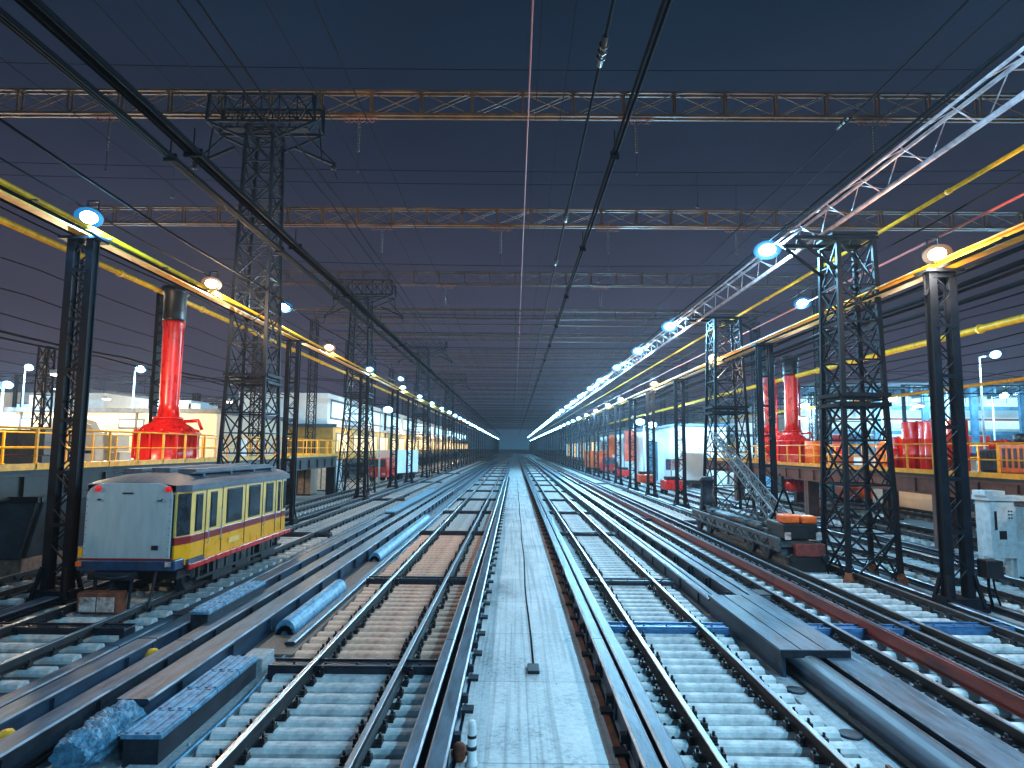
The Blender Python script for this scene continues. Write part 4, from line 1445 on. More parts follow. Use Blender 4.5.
b.tube([(-.5, -.3, .80), (-.1, -.36, .76), (.2, -.3, .80)], .025, 6)
b.build('coupler_frame', 'steel', tram)
cp = MB().box(-.72, .10, -.42, -.12, .10, .50).build('coupler_box', 'rust', tram, bevel=.02)
MB().box(-.66, -.34, -.436, -.424, .14, .42).box(-.31, .03, -.436, -.424, .14, .42).build('white_plate', 'whitepaint', cp)

# ------------------------------------------------------------------ rail crane
cr = thing('rail_crane', (7.98, 18.0, 0), 'dark rail crane with orange hood and lattice boom on the right-hand track', 'rail crane')
b = MB()
b.box(-.62, .62, .1, 8.6, .72, .90)
b.box(-.70, -.58, .1, 8.6, .60, .98).box(.58, .70, .1, 8.6, .60, .98)
for y in (1.2, 2.6, 4.2, 5.8, 7.4):
    b.box(-.72, .72, y, y + .08, .50, .72)
b.build('chassis', 'machine', cr, bevel=.01)
MB().tube([(-.38, 1.9, 1.06), (-.38, 7.2, 1.06)], .13, 14).tube([(.35, 2.2, 1.05), (.35, 6.8, 1.05)], .12, 12).tube([(0, 2.2, 1.02), (0, 7.8, 1.02)], .09, 12).build('tank', 'machine', cr)
for y in (.9, 2.1, 6.3, 7.6):
    for x in (-.66, .62):
        MB().tube([(x - .06, y, .58), (x + .06, y, .58)], .30, 18).tube([(x - .09, y, .58), (x + .09, y, .58)], .1, 10).build('wheel', 'steel', cr)
rnd = random.Random(5)
b = MB()
for i in range(150):
    x, y, z = rnd.uniform(-.75, .68), rnd.uniform(.4, 8.3), rnd.uniform(.35, 1.15)
    b.box(x, x + rnd.uniform(.05, .2), y, y + rnd.uniform(.08, .4), z, z + rnd.uniform(.04, .16))
for i in range(14):
    y = rnd.uniform(.5, 7)
    b.tube([(-.72, y, .9), (-.76, y + .4, .6), (-.74, y + .9, .85)], .02, 5)
b.box(-.5, .5, .3, 8.4, .4, .66).box(-.78, .78, .35, 8.45, .645, .70)
for i in range(16):
    y = rnd.uniform(1, 7.5)
    b.tube([(rnd.uniform(-.6, .6), y, .9), (rnd.uniform(-.6, .6), y + .2, 1.2 + rnd.random() * .3), (rnd.uniform(-.6, .6), y + .8, .9)], .022, 5)
b.build('running_gear', 'machine', cr)
MB().box(-.55, .40, -.02, 1.2, .95, 1.38).build('cab', 'black', cr, bevel=.04)
MB().box(-.58, -.12, -.10, .42, 1.39, 1.62).box(-.08, .36, -.10, .42, 1.385, 1.59).build('orange_hood', 'orange', cr, bevel=.05)
MB().box(-.30, .50, -.22, -.02, .52, .86).build('red_box', 'redbeam', cr, bevel=.02)
MB().box(-.55, -.38, -.12, -.06, .95, 1.15).box(.30, .46, -.12, -.06, .95, 1.15).build('headlight', 'whitepaint', cr, bevel=.02)
MB().box(-.5, .5, -.2, -.05, .12, .5).tube([(-.45, -.1, .5), (-.45, -.35, .5)], .09, 10).tube([(.45, -.1, .5), (.45, -.35, .5)], .09, 10).build('buffer_beam', 'black', cr)
# boom
p0, p1 = Vector((-.05, 1.4, 1.35)), Vector((.50, 9.4, 4.0))
d = (p1 - p0)
b = MB()
nb = 14
def bc(k, s):
    c = p0 + d * k
    return [c + Vector((sx * s, 0, sz * s)) for sx, sz in ((-1, -1), (1, -1), (1, 1), (-1, 1))]
for j in range(4):
    b.bar(bc(0, .20)[j], bc(1, .12)[j], .04)
for i in range(nb):
    A = bc(i / nb, .20 - .08 * i / nb)
    B = bc((i + 1) / nb, .20 - .08 * (i + 1) / nb)
    for j in range(4):
        b.bar(A[j], B[(j + 1) % 4], .025)
        b.bar(B[j], B[(j + 1) % 4], .025)
b.build('boom', 'crane_mid', cr)
MB().tube([(0, 1.2, 2.3), tuple(p1)], .014, 5).tube([(.15, .8, 1.4), (0, 1.2, 2.3)], .035, 6).tube([(-.15, 1.9, 1.2), (0, 1.2, 2.3)], .03, 6).build('stay_cable', 'rubber', cr)
b = MB()
b.lathe([(.30, .95), (.30, 1.5), (.24, 1.55), (.24, 2.1), (.30, 2.15), (.2, 2.3)], (-.15, 8.3), 14)
b.bar((-.5, 8.0, .9), (-.4, 8.2, 2.0), .06).bar((.3, 8.5, .9), (.2, 8.4, 1.9), .06)
b.build('winch_post', 'steel', cr)

# ------------------------------------------------------------------ left: skip, boxes
t = thing('steel_skip', (-14.0, 19, 0), 'dark grey steel skip standing on brown boards under the left walkway', 'skip')
b = MB()
b.prism([(-2.0, .62), (2.0, .62), (2.35, 2.08), (-2.35, 2.08)], -3.2, 2.5)
for y in (-3.0, -1.6, -.2, 1.2, 2.3):
    b.bar((2.03, y, .64), (2.37, y, 2.06), .09)
b.build('skip_body', 'dgrey', t)
MB().box(-2.42, 2.42, -3.28, -3.18, 1.98, 2.12).box(2.32, 2.44, -3.17, 2.55, 1.98, 2.12).build('rim', 'black', t)
for k in range(3):
    MB().box(-1.9, 2.0, -3.1 + k * 1.9, -1.4 + k * 1.9, 0, .60).build('timber_base', 'brownwood', t, bevel=.02)

# ------------------------------------------------------------------ distant buildings and yard kit
def facade_building(x0, x1, y0, y1, h, wall, label, cat='building', wins=(), winm='warmglaze', roofm='roof', name='industrial_building'):
    t = thing(name, ((x0 + x1) / 2, (y0 + y1) / 2, 0), label, cat)
    a, b_ = (x1 - x0) / 2, (y1 - y0) / 2
    MB().box(-a, a, -b_, b_, 0, h).build('wall', wall, t)
    MB().box(-a - .3, a + .3, -b_ - .3, b_ + .3, h, h + .3).build('roof', roofm, t)
    MB().box(-a - .05, a + .05, -b_ - .05, -b_ - .002, 0, min(3.1, h * .4)).build('base_band', 'bluesteel', t)
    for q in range(int(2 * a / 4)):
        MB().box(-a + 2 + q * 4 - .08, -a + 2 + q * 4 + .08, -b_ - .12, -b_ - .052, 0, h).build('downpipe', 'dgrey', t)
    rq = random.Random(int(x0 * 3))
    for q in range(5):
        xx = rq.uniform(-a, a - 2)
        MB().box(xx, xx + rq.uniform(.6, 2), -b_ * .6, -b_ * .2, h + .3, h + rq.uniform(.7, 1.6)).build('roof_unit', 'grey', t)
    for (face, u0, u1, z0, z1) in wins:
        if face == 'f':       # -Y face
            fr = MB().box(u0, u1, -b_ - .06, -b_ - .003, z0, z1).build('window', 'bluesteel', t)
            MB().box(u0 + .12, u1 - .12, -b_ - .09, -b_ - .063, z0 + .12, z1 - .12).build('pane', winm, fr)
        elif face == 'r':     # +X face
            fr = MB().box(a + .003, a + .06, u0, u1, z0, z1).build('window', 'bluesteel', t)
            MB().box(a + .063, a + .09, u0 + .12, u1 - .12, z0 + .12, z1 - .12).build('pane', winm, fr)
        elif face == 'l':
            fr = MB().box(-a - .06, -a - .003, u0, u1, z0, z1).build('window', 'bluesteel', t)
            MB().box(-a - .09, -a - .063, u0 + .12, u1 - .12, z0 + .12, z1 - .12).build('pane', winm, fr)
    return t
# left
t1 = facade_building(-64, -20.5, 44, 58, 5.6, 'creamwall', 'long cream warm-lit shed behind the left walkway at the picture edge', wins=[('f', -19 + 3.4 * i, -17.2 + 3.4 * i, 4.5, 5.2) for i in range(11)])
facade_building(-70, -40, 62, 74, 8.4, 'whitewall', 'tall pale shed with a flat roof behind the cream shed', wins=[('f', -13 + 3.2 * i, -11 + 3.2 * i, 6.0, 7.4) for i in range(8)], winm='glaze')
facade_building(-52, -26, 78, 92, 5.4, 'creamwall', 'low cream shed seen between the red chimney and big tower', wins=[('f', -11 + 2.6 * i, -9.4 + 2.6 * i, 3.2, 4.6) for i in range(9)])
facade_building(-48, -24, 104, 120, 5.8, 'whitewall', 'white lit shed seen through the big left tower', wins=[('f', -10 + 2.6 * i, -8.2 + 2.6 * i, 3.8, 5.3) for i in range(8)], winm='glaze')
# locomotive with dark windscreen
t = thing('white_locomotive', (-24.6, 36, 0), 'pale rounded locomotive with a dark windscreen behind the left walkway', 'locomotive')
b = MB()
prof = [(-1.6, .9), (1.6, .9), (1.7, 2.8), (1.55, 4.2), (1.1, 4.9), (0, 5.15), (-1.1, 4.9), (-1.55, 4.2), (-1.7, 2.8)]
n = len(prof)
ringsy = [(0, .55, .9), (.5, .8, .96), (1.6, 1., 1.), (11, 1., 1.)]
vs = []
for y, sx, sz in ringsy:
    for x, z in prof:
        vs.append((x * sx, y, .9 + (z - .9) * sz))
b.add(vs, [(i * n + j, i * n + (j + 1) % n, (i + 1) * n + (j + 1) % n, (i + 1) * n + j) for i in range(3) for j in range(n)] + [tuple(range(n)), tuple(3 * n + j for j in range(n))], 0, False)
b.build('body', 'creamwall', t)
MB().add([(-.85, -.03, 2.9), (.85, -.03, 2.9), (.75, .22, 4.35), (-.75, .22, 4.35)], [(0, 1, 2, 3)]).add([(1.66, 1.0, 2.9), (1.74, 3.2, 2.9), (1.66, 3.2, 4.1), (1.50, 1.2, 4.1)], [(0, 1, 2, 3)]).build('windscreen', 'glass', t)
for y in (2, 4, 8, 10):
    for x in (-.75, .75):
        MB().tube([(x - .06, y, .5), (x + .06, y, .5)], .48, 16).build('wheel', 'steel', t)
MB().box(-1.4, 1.4, .2, 11, .5, .9).build('underframe', 'black', t)
t.rotation_euler.z = R(38)
# long depot along left rows
t = thing('depot_building', (-17, 0, 0), 'long depot with yellow lit lower wall and white lit upper band behind the left columns', 'building')
MB().box(-9, 0, 60, 240, 2.2, 5.2).build('lower_wall', 'depotwall', t)
MB().box(-9, -.6, 60, 240, 5.5, 8.4).build('upper_wall', 'whitewall', t)
MB().box(-9.2, .4, 59.7, 240.3, 5.2, 5.5).build('canopy', 'bluesteel', t)
MB().box(-9.2, .3, 59.7, 240.3, 1.7, 2.2).build('deck_beam', 'black', t)
for i in range(26):
    y = 61 + i * 6.6
    fr = MB().box(.003, .06, y, y + 4.8, 2.8, 4.7).build('window', 'bluesteel', t)
    b = MB()
    for k in range(6):
        b.box(.062, .085, y + .15 + k * .77, y + .75 + k * .77, 2.95, 4.55)
    b.build('pane', 'warmglaze', fr)
    if i % 2 == 0:
        fr = MB().box(-.59, -.54, y, y + 10.8, 6.0, 7.9).build('window', 'bluesteel', t)
        MB().box(-.535, -.51, y + .2, y + 10.6, 6.2, 7.7).build('pane', 'glaze', fr)
for i in range(16):
    MB().box(-.35, -.05, 61 + i * 11.5, 61.4 + i * 11.5, 0, 1.7).build('support_leg', 'black', t)
# stored boxes and wagons under depot
for i, (x, y, w_, h_, m, lab) in enumerate(((-15.1, 45.5, 2.0, 2.2, 'brownwood', 'rust-brown crate standing under the depot behind the second tower'), (-14.4, 50.0, 1.6, 2.3, 'grey', 'tall pale grey locker standing under the depot between columns'), (-15.6, 41.0, 2.4, 2.0, 'brownwood', 'wide brown crate left of the second tower foot'))):
    t = thing('storage_crate', (x, y, 0), lab, 'crate')
    MB().box(-w_ / 2, w_ / 2, -.8, .8, .1, h_).build('crate_body', m, t, bevel=.02)
    b = MB()
    for k in range(4):
        b.box(-w_ / 2 + k * w_ / 4 + .04, -w_ / 2 + k * w_ / 4 + .10, -.83, -.803, .15, h_ - .05)
    b.box(-w_ / 2, w_ / 2, -.7, .7, 0, .1)
    b.build('batten', 'steel', t)
def truck(x, y, label, rz=0, s=1., cabm='red', boxm='whitewall'):
    t = thing('yard_truck', (x, y, 0), label, 'truck', rz=rz)
    MB().box(-1.1, 1.1, 1.8, 7, .8, 3.1).build('cargo_box', boxm, t, bevel=.04)
    b = MB()
    b.prism([(-1.05, .5), (1.05, .5), (1.05, 1.5), (.95, 2.3), (-.95, 2.3), (-1.05, 1.5)], 0, 1.7)
    b.build('cab', cabm, t, bevel=.05)
    MB().box(-.85, .85, -.03, -.005, 1.45, 2.15).build('windscreen', 'glass', t)
    for xx in (-.7, .7):
        MB().box(xx - .2, xx + .2, -.04, -.01, .7, .92).build('headlight', 'whitepaint', t)
        for yy in (.9, 3.0, 5.8):
            MB().tube([(xx * 1.35 - .13, yy, .42), (xx * 1.35 + .13, yy, .42)], .42, 16).build('wheel', 'rubber', t)
    MB().box(-.9, .9, .2, 6.8, .5, .78).build('chassis', 'black', t)
    return t
truck(-13.2, 62, 'red-fronted white truck parked behind the left columns', R(-16))
truck(12.4, 84, 'small red truck parked behind the right columns', R(12), boxm='orange')
truck(17.5, 61, 'red and white truck parked near the white right building', R(160))

# right: white building with recess
t = thing('white_building', (17.0, 62, 0), 'white lit building with dark doorway behind the right columns', 'building')
MB().box(-1.2, 3.4, 0, 40, 0, 5.6).build('wall', 'whitewall', t)
MB().box(-3.4, -1.2, 6, 40, 0, 5.2).build('side_wing', 'whitewall', t)
MB().box(-1.5, 3.7, -.3, 40.3, 5.6, 5.85).build('roof', 'bluesteel', t)
MB().box(-2.9, -1.9, 5.93, 5.995, 0, 4.2).build('doorway', 'bluesteel', t)
MB().box(.6, 1.1, -.04, -.004, 3.3, 3.6).box(.7, 1.3, -.04, -.004, 2.0, 2.2).box(1.3, 2.0, -.04, -.004, 4.0, 4.12).build('wall_vent', 'grey', t)
# sign
t = thing('yard_sign', (14.3, 56.5, 0), 'red, white and blue lettered sign board before the white building', 'sign')
MB().box(-1.05, 1.05, 0, .12, 1.55, 2.55).build('board', 'whitepaint', t, bevel=.02)
MB().box(-1.05, -.62, -.015, -.003, 1.60, 2.50).box(.70, 1.05, -.015, -.003, 1.60, 2.50).build('blue_field', 'darkblue', t)
fc = bpy.data.curves.new('lettering', 'FONT')
fc.body = 'OTERMAR'
fc.size = .62
fc.extrude = .012
fc.align_x = 'CENTER'
fo = bpy.data.objects.new('lettering', fc)
col.objects.link(fo)
fo.parent = t
fo.location = (0, -.03, 1.84)
fo.rotation_euler = (R(90), 0, 0)
fo.scale = (.62, 1, 1)
fc.materials.append(M['red'])
bpy.context.view_layer.update()
lm = bpy.data.meshes.new_from_object(fo)
lo = bpy.data.objects.new('lettering', lm)
col.objects.link(lo)
lo.parent = t
lo.location, lo.rotation_euler, lo.scale = fo.location, fo.rotation_euler, fo.scale
bpy.data.objects.remove(fo)
MB().box(.40, .48, .02, .1, 0, 1.55).box(-.6, -.54, .02, .1, 0, 1.55).build('post', 'steel', t)
# far right building row along columns
t = thing('lit_warehouse', (20, 0, 0), 'long cyan-lit warehouse with orange panels receding behind the right columns', 'building')
MB().box(0, 10, 104, 250, 0, 6.8).build('wall', 'whitewall', t)
MB().box(-.4, 10.3, 103.7, 250.3, 6.8, 7.2).build('roof', 'bluesteel', t)
for i in range(18):
    y = 106 + i * 8
    fr = MB().box(-.06, -.003, y, y + 4.2, .4, 5.2).build('window', 'bluesteel', t)
    MB().box(-.09, -.063, y + .2, y + 4.0, .6, 5.0).build('pane', ('glaze', 'warmglaze', 'glaze')[i % 3], fr)
for i, (x, y, z0, z1, m, lab) in enumerate(((13.2, 86, 2.6, 5.2, 'orange', 'upright orange panel hanging among the right columns'), (14.6, 80, 1.2, 3.9, 'tramyellow', 'yellow banner-like panel among the right columns'), (13.0, 72, 2.0, 5.4, 'redorange', 'reddish narrow panel left of the white building'))):
    t = thing('banner', (x, y, 0), lab, 'panel')
    MB().box(-.7, .7, -.04, .04, z0, z1).build('sheet', m, t, bevel=.01)
    MB().box(-.78, -.702, -.06, .06, 0, z1 + .2).box(.702, .78, -.06, .06, 0, z1 + .2).build('frame', 'bluesteel', t)
# small trolleys
def trolley(x, y, label, m):
    t = thing('yard_trolley', (x, y, 0), label, 'trolley', 'small red trolleys in the right yard')
    MB().box(-.7, .7, -.9, .9, .45, 1.15).build('body', m, t, bevel=.08)
    MB().box(-.5, .5, -.3, .6, 1.16, 1.4).build('engine_cover', 'black', t, bevel=.03)
    for xx in (-.6, .6):
        for yy in (-.6, .6):
            MB().tube([(xx - .08, yy, .28), (xx + .08, yy, .28)], .28, 14).build('wheel', 'rubber', t)
trolley(11.6, 47.5, 'bright red trolley between the third and fourth right columns', 'red')
trolley(11.8, 70, 'small red trolley farther off among the right columns', 'red')
trolley(11.7, 58, 'orange-red trolley just beyond the fifth right column', 'redorange')
trolley(24.0, 29.2, 'orange trolley in the lit yard at the right edge under the walkway', 'redorange')
trolley(21.2, 40.5, 'orange trolley behind the grey cabinet under the right walkway', 'orange')

# far right hall: frame of blue steel with white bands
t = thing('steel_hall', (52, 62, 0), 'large open hall with blue steel frame and white lit bands at the far right', 'building')
MB().box(-22, 26, 6, 7, 0, 9.6).build('back_wall', 'whitewall', t)
MB().box(-23, 27, -1, 7.5, 9.6, 9.9).build('roof', 'dgrey', t)
for k in range(12):
    MB().box(-22 + k * 4, -21.8 + k * 4, -.6, 5.8, 8.9, 9.6).build('rafter', 'bluesteel', t)
MB().box(-22, 26, .6, .8, 6.4, 6.6).build('crane_rail', 'redbeam', t)
for z in (2.3, 5.0, 7.4):
    MB().box(-22, 26, .2, .5, z, z + .35).build('cross_beam', 'bluesteel', t)
for z, m in ((8.0, 'glaze'), (5.8, 'glaze')):
    for k in range(5):
        MB().box(-21.5 + k * 9.5, -13.4 + k * 9.5, 5.90, 5.98, z, z + 1.1).build('window', m, t)
for i in range(11):
    MB().box(-22 + i * 4.7, -21.4 + i * 4.7, -.1, .19, 0, 9.55).build('frame_post', 'bluesteel', t)
for i in range(16):
    rr = random.Random(i)
    x = -21 + i * 2.9
    m = ('red', 'bluesteel', 'whitewall', 'orange', 'bluecover')[i % 5]
    MB().box(x, x + rr.uniform(1, 2.2), 2, 3.5, 0, rr.uniform(3.0, 5.6)).build('stored_rack', m, t)
t = facade_building(30, 48, 88, 100, 8.2, 'whitewall', 'pale industrial block behind the steel hall, left part', wins=[('f', -8 + 3 * i, -6 + 3 * i, 5.2, 7.2) for i in range(5)], winm='glaze')
facade_building(24, 36, 70, 80, 4.8, 'whitewall', 'low white cabin between the second tower and steel hall', wins=[('f', -5 + 2.6 * i, -3.2 + 2.6 * i, 2.6, 3.9) for i in range(4)], winm='glaze')
facade_building(40, 80, 130, 150, 12.0, 'whitewall', 'tall distant lit block at the far right horizon', wins=[('f', -18 + 4 * i, -15.4 + 4 * i, 6.6, 10) for i in range(9)], winm='glaze')
facade_building(-110, -60, 130, 150, 11.0, 'whitewall', 'tall distant lit block at the far left horizon', wins=[('f', -22 + 4 * i, -19.4 + 4 * i, 6, 9) for i in range(11)], winm='glaze')
facade_building(23.5, 26.5, 36.0, 40, 3.0, 'creamwall', 'small cream hut seen beneath the right walkway', wins=[('f', -.9, .3, 1.4, 2.4)], winm='warmglaze')

def yard_gantry(x, y, w_, h, label, ):
    t = thing('yard_gantry', (x, y, 0), label, 'gantry', 'dark wire gantries in the side yards')
    for sx in (0, w_):
        MB().box(sx - .12, sx + .12, -.12, .12, 0, h).build('post', 'lattice', t)
    b = MB()
    b.box(0, w_, -.06, .06, h - .12, h).box(0, w_, -.06, .06, h - .8, h - .7)
    for q in range(int(w_ / 1.2)):
        b.bar((q * 1.2, 0, h - .75), (q * 1.2 + 1.2, 0, h - .06), .05).bar((q * 1.2 + .6, 0, h - .1), (q * 1.2 + .6, 0, h - 1.6), .03)
    b.build('beam', 'lattice', t)
gp = 0
for sd, pts in (('left', ((-44, 56, 12, 9.5), (-36, 68, 14, 8.6), (-30, 84, 13, 9), (-58, 96, 20, 10), (-42, 112, 18, 9), (-70, 124, 30, 11), (-52, 150, 26, 10), (-40, 170, 20, 10))), ('right', ((23, 52, 11, 8.6), (34, 56, 14, 9.2), (22, 66, 14, 8.8), (40, 84, 18, 10), (24, 92, 16, 9.4), (34, 112, 22, 10), (30, 140, 26, 11), (50, 160, 30, 11)))):
    for i, (x, y, w_, h) in enumerate(pts):
        yard_gantry(x, y, w_, h, '%s dark wire gantry of the %s yard, counted from the nearest' % (ORD[i], sd))
def pallet_stack(x, y, z0, n_, label, m):
    t = thing('crate_stack', (x, y, z0), label, 'crate stack', 'stacked kit in the side yards')
    for k in range(n_):
        rq = random.Random(int(x * 7 + y + k))
        dx = rq.uniform(-.12, .12)
        b = MB().box(-.9 + dx, .9 + dx, -.6, .6, k * 1.0 + .10, k * 1.0 + .96)
        b.box(-.95 + dx, .95 + dx, -.65, .65, k * 1.0, k * 1.0 + .10)
        for q in range(3):
            b.box(-.85 + q * .7 + dx, -.80 + q * .7 + dx, -.63, -.601, k + .1, k + .95)
        b.build('crate', m, t)
kit = [('red', 'red'), ('whitewall', 'white'), ('bluecover', 'blue'), ('orange', 'orange'), ('dgrey', 'dark grey'), ('creamwall', 'cream')]
for i in range(22):
    rq = random.Random(100 + i)
    m, cn_ = kit[i % 6]
    x, y = rq.uniform(20, 34), 24 + i * 2.6
    pallet_stack(x, y, 0, rq.choice((2, 3)), '%s %s crate stack from the front in the right yard beyond the walkway' % (ORD[i // 6], cn_), m)
for i in range(16):
    rq = random.Random(300 + i)
    m, cn_ = kit[(i * 5) % 6]
    x, y = rq.uniform(-34, -18.5), 20 + i * 2.6
    pallet_stack(x, y, 0, rq.choice((3, 4)), '%s %s crate stack from the front in the left yard beyond the walkway' % (ORD[i // 6], cn_), m)
# yard lamp posts
def lamppost(x, y, h, label, cold=True, power=900):
    k = max(1, y / 50)
    t = thing('yard_lamp_post', (x, y, 0), label, 'lamp post', 'lamp posts in the yard')
    MB().tube([(0, 0, 0), (0, 0, h)], .09, 8, r2=.055).box(-.2, .2, -.2, .2, 0, .1).build('post', 'grey', t)
    MB().bar((0, 0, h - .05), (.5, -.35, h + .05), .05).build('arm', 'grey', t)
    for prof, nm, mm in (([(1.1, -.01), (1.05, .04), (.5, .12 * k)], 'lamp_head', 'black'), ([(.6, -.012), (1.08, -.02), (1.08, -.03), (.6, -.03)], 'halo_ring', 'halo_cyan' if cold else 'halo_warm'), ([(.1, -.16 * k), (.45, -.14 * k), (.75, -.09 * k), (.88, -.035)], 'lens', 'lens_cyan' if cold else 'lens_warm')):  # middle part is a glowing ring imitating the halo
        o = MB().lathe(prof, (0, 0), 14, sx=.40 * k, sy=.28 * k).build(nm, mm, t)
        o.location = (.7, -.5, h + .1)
        o.rotation_euler = (R(-62), 0, 0)
    if power:
        lamp_light('yard_lamp_light', (.7, -.5 - .35 * k, h - .25 * k), CY if cold else WA, power, .2, t)
for i, (px, py, D, cold, pw_, desc) in enumerate((
    (137, 373, 46, 1, 1600, 'cyan lamp post left of the red chimney'),
    (24, 372, 52, 1, 1600, 'cyan lamp post near the left edge above the cream shed'),
    (4, 390, 42, 1, 1600, 'lower cyan lamp post cut by the left edge'),
    (53, 396, 70, 1, 1200, 'small cyan lamp post left of the nearest column'),
    (183, 410, 75, 1, 1200, 'small cyan lamp post just right of the red chimney'),
    (209, 415, 90, 1, 1200, 'low cyan lamp post right of the short mast'),
    (254, 402, 85, 1, 1500, 'cyan lamp post seen through the big left tower'),
    (293, 413, 95, 1, 1200, 'first of three small cyan lamp posts right of the big left tower'),
    (300, 409, 110, 1, 0, 'second of three small cyan lamp posts right of the big left tower'),
    (321, 412, 110, 1, 1200, 'small cyan lamp post just beyond the second left column'),
    (388, 412, 52, 1, 0, 'cyan lamp post rising behind the depot roof'),
    (998, 352, 42, 1, 2200, 'tall cyan lamp post near the right edge'),
    (1004, 393, 58, 1, 1600, 'lower cyan lamp post at the right edge before the hall'),
    (958, 388, 60, 1, 1800, 'cyan lamp post right of the nearest right column'),
    (893, 397, 52, 1, 1800, 'cyan lamp post above the red drums'),
    (805, 405, 56, 1, 1800, 'bright cyan lamp post right of the red chimneys'),
    (793, 393, 70, 0, 1200, 'warm lamp post just right of the flared red chimney'),
    (741, 421, 90, 1, 1500, 'small cyan lamp post right of the second right tower'),
    (757, 418, 100, 1, 0, 'small cyan lamp post left of the twin red chimneys'),
    (652, 425, 62, 1, 1500, 'cyan lamp post over the white building'),
    (640, 422, 80, 1, 1200, 'cyan lamp post left of the white building'),
    )):
    x = (px - 515) / 640 * D - .7
    z = 3.4 + (448 - py) / 640 * D
    lamppost(x, D + .5, z, desc, bool(cold), pw_)
# added floodlights that brighten sheds, depot, hall, right yard and walkways
def fill_lamp(x, y, z, label, c, p):
    t = thing('fill_floodlight', (x, y, z), label, 'floodlight', 'added fill floodlights')
    MB().box(-.15, .15, -.2, .2, 0, .12).build('housing', 'grey', t)
    MB().box(-.12, .12, -.17, .17, -.05, -.002).build('lens', 'lens_warm', t)
    lamp_light('fill_light', (0, 0, -.3), c, p, .15, t)
WO = (1., .74, .46)
for i in range(4):
    fill_lamp(-52 + i * 9, 39.0, 6.2, '%s added warm floodlight brightening the cream shed' % ORD[i], WO, 2600)
for i in range(3):
    fill_lamp(-48 + i * 8, 75, 4.8, '%s added warm floodlight brightening the low cream shed' % ORD[i], WO, 3600)
for i in range(7):
    fill_lamp(-14.6, 64 + i * 18, 5.6, '%s added warm floodlight brightening the long depot' % ORD[i], WO, 420)
for i in range(3):
    fill_lamp(18 + i * 9, 58, 7.2, '%s added floodlight hanging over the right yard' % ORD[i], (.5, .85, 1), 2200)
for i in range(4):
    fill_lamp(38 + i * 9, 60, 8.8, '%s added floodlight under the hall front' % ORD[i], (.4, .8, 1), 420)
for y in (15, 27, 38):
    fill_lamp(17.0, y, 5.3, 'added warm floodlight over the right walkway' if y == 15 else ('added warm floodlight behind the red drums' if y == 27 else 'added warm floodlight behind the twin red chimneys'), WO, 520)
for y in (9, 20, 32, 42):
    fill_lamp(-14.4, y, 5.6, {9: 'added warm floodlight at the near end of the left walkway', 20: 'added warm floodlight over the left walkway left of the chimney', 32: 'added warm floodlight over the left walkway right of the chimney', 42: 'added warm floodlight at the far end of the left walkway'}[y], WO, 520)

# ------------------------------------------------------------------ small things on the ground
t = thing('marker_post', (-.43, 7.15, .05), 'short white banded marker post standing on the left edge of the walk', 'marker post')
MB().lathe([(.065, 0), (.07, .02), (.05, .04), (.045, .40), (.035, .45)], (0, 0), 12).build('post', 'whitewall', t)
MB().lathe([(.052, .16), (.052, .20)], (0, 0), 12).build('band', 'steel', t)
MB().lathe([(.050, .28), (.050, .31)], (0, 0), 12).build('band', 'steel', t)
t = thing('rusty_clamp', (-.57, 7.25, .05), 'small rusty clamp beside the white marker post', 'clamp')
MB().lathe([(.05, 0), (.07, .03), (.07, .15), (.04, .18)], (0, 0), 10).box(-.09, .09, -.02, .02, .06, .1).build('clamp_body', 'rust', t)
for x, y, lab in ((-5.55, 7.35, 'small yellow clamp between the near long beams'), (-5.55, 10.2, 'small yellow clamp farther along between the long beams')):
    t = thing('yellow_clamp', (x, y, 0), lab, 'clamp', 'yellow clamps')
    MB().lathe([(.10, .02), (.12, .05), (.11, .20), (.06, .27)], (0, 0), 10).box(-.14, .14, -.03, .03, .08, .14).build('clamp_body', 'yellow', t)
t = thing('rusty_bracket', (3.98, 6.9, .03), 'rusty bracket lying by the round pipe at the lower right', 'bracket')
MB().box(-.14, .14, -.10, .10, 0, .05).box(-.12, -.08, -.1, .1, .05, .14).lathe([(.05, .05), (.06, .12)], (.04, 0), 10).build('bracket_body', 'rust', t)
for x, y, lab in ((3.98, 9.4, 'upper flat dark drain cover on the strip beside the second track'), (4.02, 8.0, 'lower flat dark drain cover on the strip beside the second track')):
    t = thing('drain_cover', (x, y, .031), lab, 'drain cover', 'drain covers')
    MB().lathe([(.14, 0), (.14, .02), (.12, .025)], (0, 0), 14).build('cover_plate', 'steel', t)
MB().box(0, 0.01, 0, .01, 0, .01)
def hose(pts, rad, label, m='rubber'):
    t = thing('hose', tuple(pts[0]), label, 'hose')
    o = Vector(pts[0])
    P = [Vector(p) - o for p in pts]
    fine = []
    for i in range(len(P) - 1):
        a = P[max(i - 1, 0)]
        b0, c0 = P[i], P[i + 1]
        d0 = P[min(i + 2, len(P) - 1)]
        for k in range(6):
            u = k / 6
            fine.append(.5 * ((2 * b0) + (c0 - a) * u + (2 * a - 5 * b0 + 4 * c0 - d0) * u * u + (3 * b0 - a - 3 * c0 + d0) * u ** 3))
    fine.append(P[-1])
    MB().tube(fine, rad, 8).build('hose_body', m, t)
rh = random.Random(21)
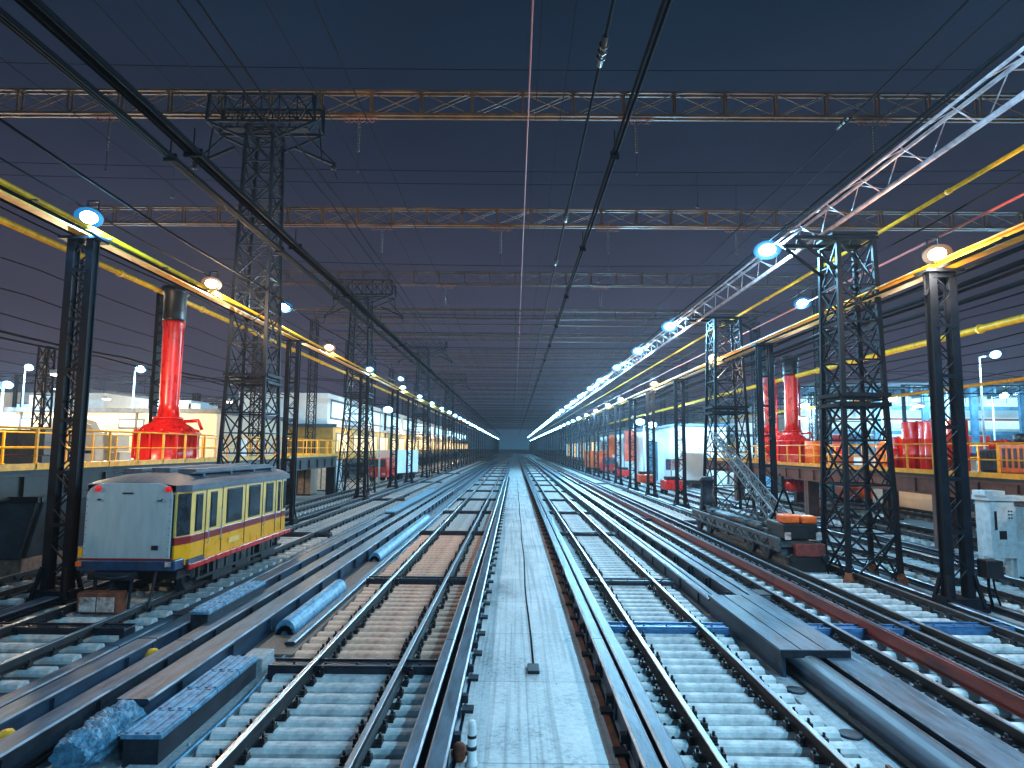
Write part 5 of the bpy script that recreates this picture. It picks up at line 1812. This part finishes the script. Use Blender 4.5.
for x0, lab, m, rad in ((-5.60, 'black hose lying between the long beams nearest the tram', 'rubber', .03), (-5.05, 'black hose snaking along the channel left of the broad beam', 'rubber', .025), (5.22 + .22, 'black hose along the rails right of the raised trough', 'rubber', .03), (1.85, 'thin black hose between right guard beam and rail', 'rubber', .018), (-3.58, 'thin pale blue hose along the left sleeper ends', 'bluecover', .02), (4.14, 'thin hose on the concrete strip beside the round pipe', 'rubber', .016), (-9.6, 'black hose at the foot of the left columns', 'rubber', .035), (10.5, 'black hose beside the right lattice tower foot', 'rubber', .035), (13.6, 'black hose between yellow line and steel kerb', 'rubber', .03)):
    hose([(x0 + rh.uniform(-.07, .07), 5.5 + i * 1.6, .05 + rh.uniform(0, .015)) for i in range(20)], rad, lab, m)
for i, (x, y, lab) in enumerate(((-6.15 - .0, 12.4, 'small dark junction box on the ties beside the tram wheels'), (5.1 + .35, 14.5, 'small dark junction box right of the raised trough'), (-.98, 13.2, 'small dark point motor box beside the left guard beam'), (9.3 + .35, 11.8, 'low dark box between the right rails and the kerb'))):
    t = thing('ground_box', (x, y, 0), lab, 'box', 'low ground boxes')
    MB().box(-.12, .12, -.25, .25, .0, .26).build('case', 'machine', t, bevel=.02)
    MB().box(-.13, .13, -.26, .26, .262, .285).build('lid', 'steel', t, bevel=.005)
# cable in the walk
b = MB()
pts = [(.30 + .02 * math.sin(y * .7), y, .058) for y in [10.2 + i * 1.5 for i in range(40)]]
t = thing('walk_cable', (0, 0, 0), 'thin dark cable running along the middle of the concrete walk', 'cable')
b.tube(pts, .014, 6)
b.build('cable', 'rubber', t)
MB().box(.22, .40, 9.9, 10.25, .052, .10).build('cable_box', 'steel', t, bevel=.01)
# loose grit and scraps
rnd = random.Random(11)
b = MB()
for i in range(2600):
    y = 5 + 45 * rnd.random() ** 1.7
    x = rnd.choice((rnd.uniform(-9.6, -3.5), rnd.uniform(-1.2, -.9), rnd.uniform(1.2, 2.0), rnd.uniform(3.8, 13.5), rnd.uniform(-.55, 1.1) if rnd.random() < .25 else rnd.uniform(4, 9)))
    s = rnd.uniform(.012, .05)
    z = .0
    b.add([(x - s, y - s * .6, z), (x + s, y - s, z), (x + s * .6, y + s, z), (x - s * .7, y + s * .8, z), (x, y, z + s * 1.3)], [(0, 1, 4), (1, 2, 4), (2, 3, 4), (3, 0, 4)], 0)
tag(b.build('grit', 'pad'), 'loose stones and grit scattered between the rails', 'grit', kind='stuff')

# ------------------------------------------------------------------ haze
b = MB().box(-190, 190, -45, 560, -1, 22)
hz = b.build('haze', 'rubber')
hz.data.materials.clear()
m = bpy.data.materials.new('haze_air')
m.use_nodes = True
n = m.node_tree.nodes
n.remove(n['Principled BSDF'])
pv = n.new('ShaderNodeVolumePrincipled')
pv.inputs['Color'].default_value = (.80, .88, 1., 1)
pv.inputs['Density'].default_value = .0005
pv.inputs['Anisotropy'].default_value = .3
m.node_tree.links.new(pv.outputs[0], n['Material Output'].inputs['Volume'])
hz.data.materials.append(m)
tag(hz, 'faint blue night haze over the whole yard', 'haze', kind='stuff')
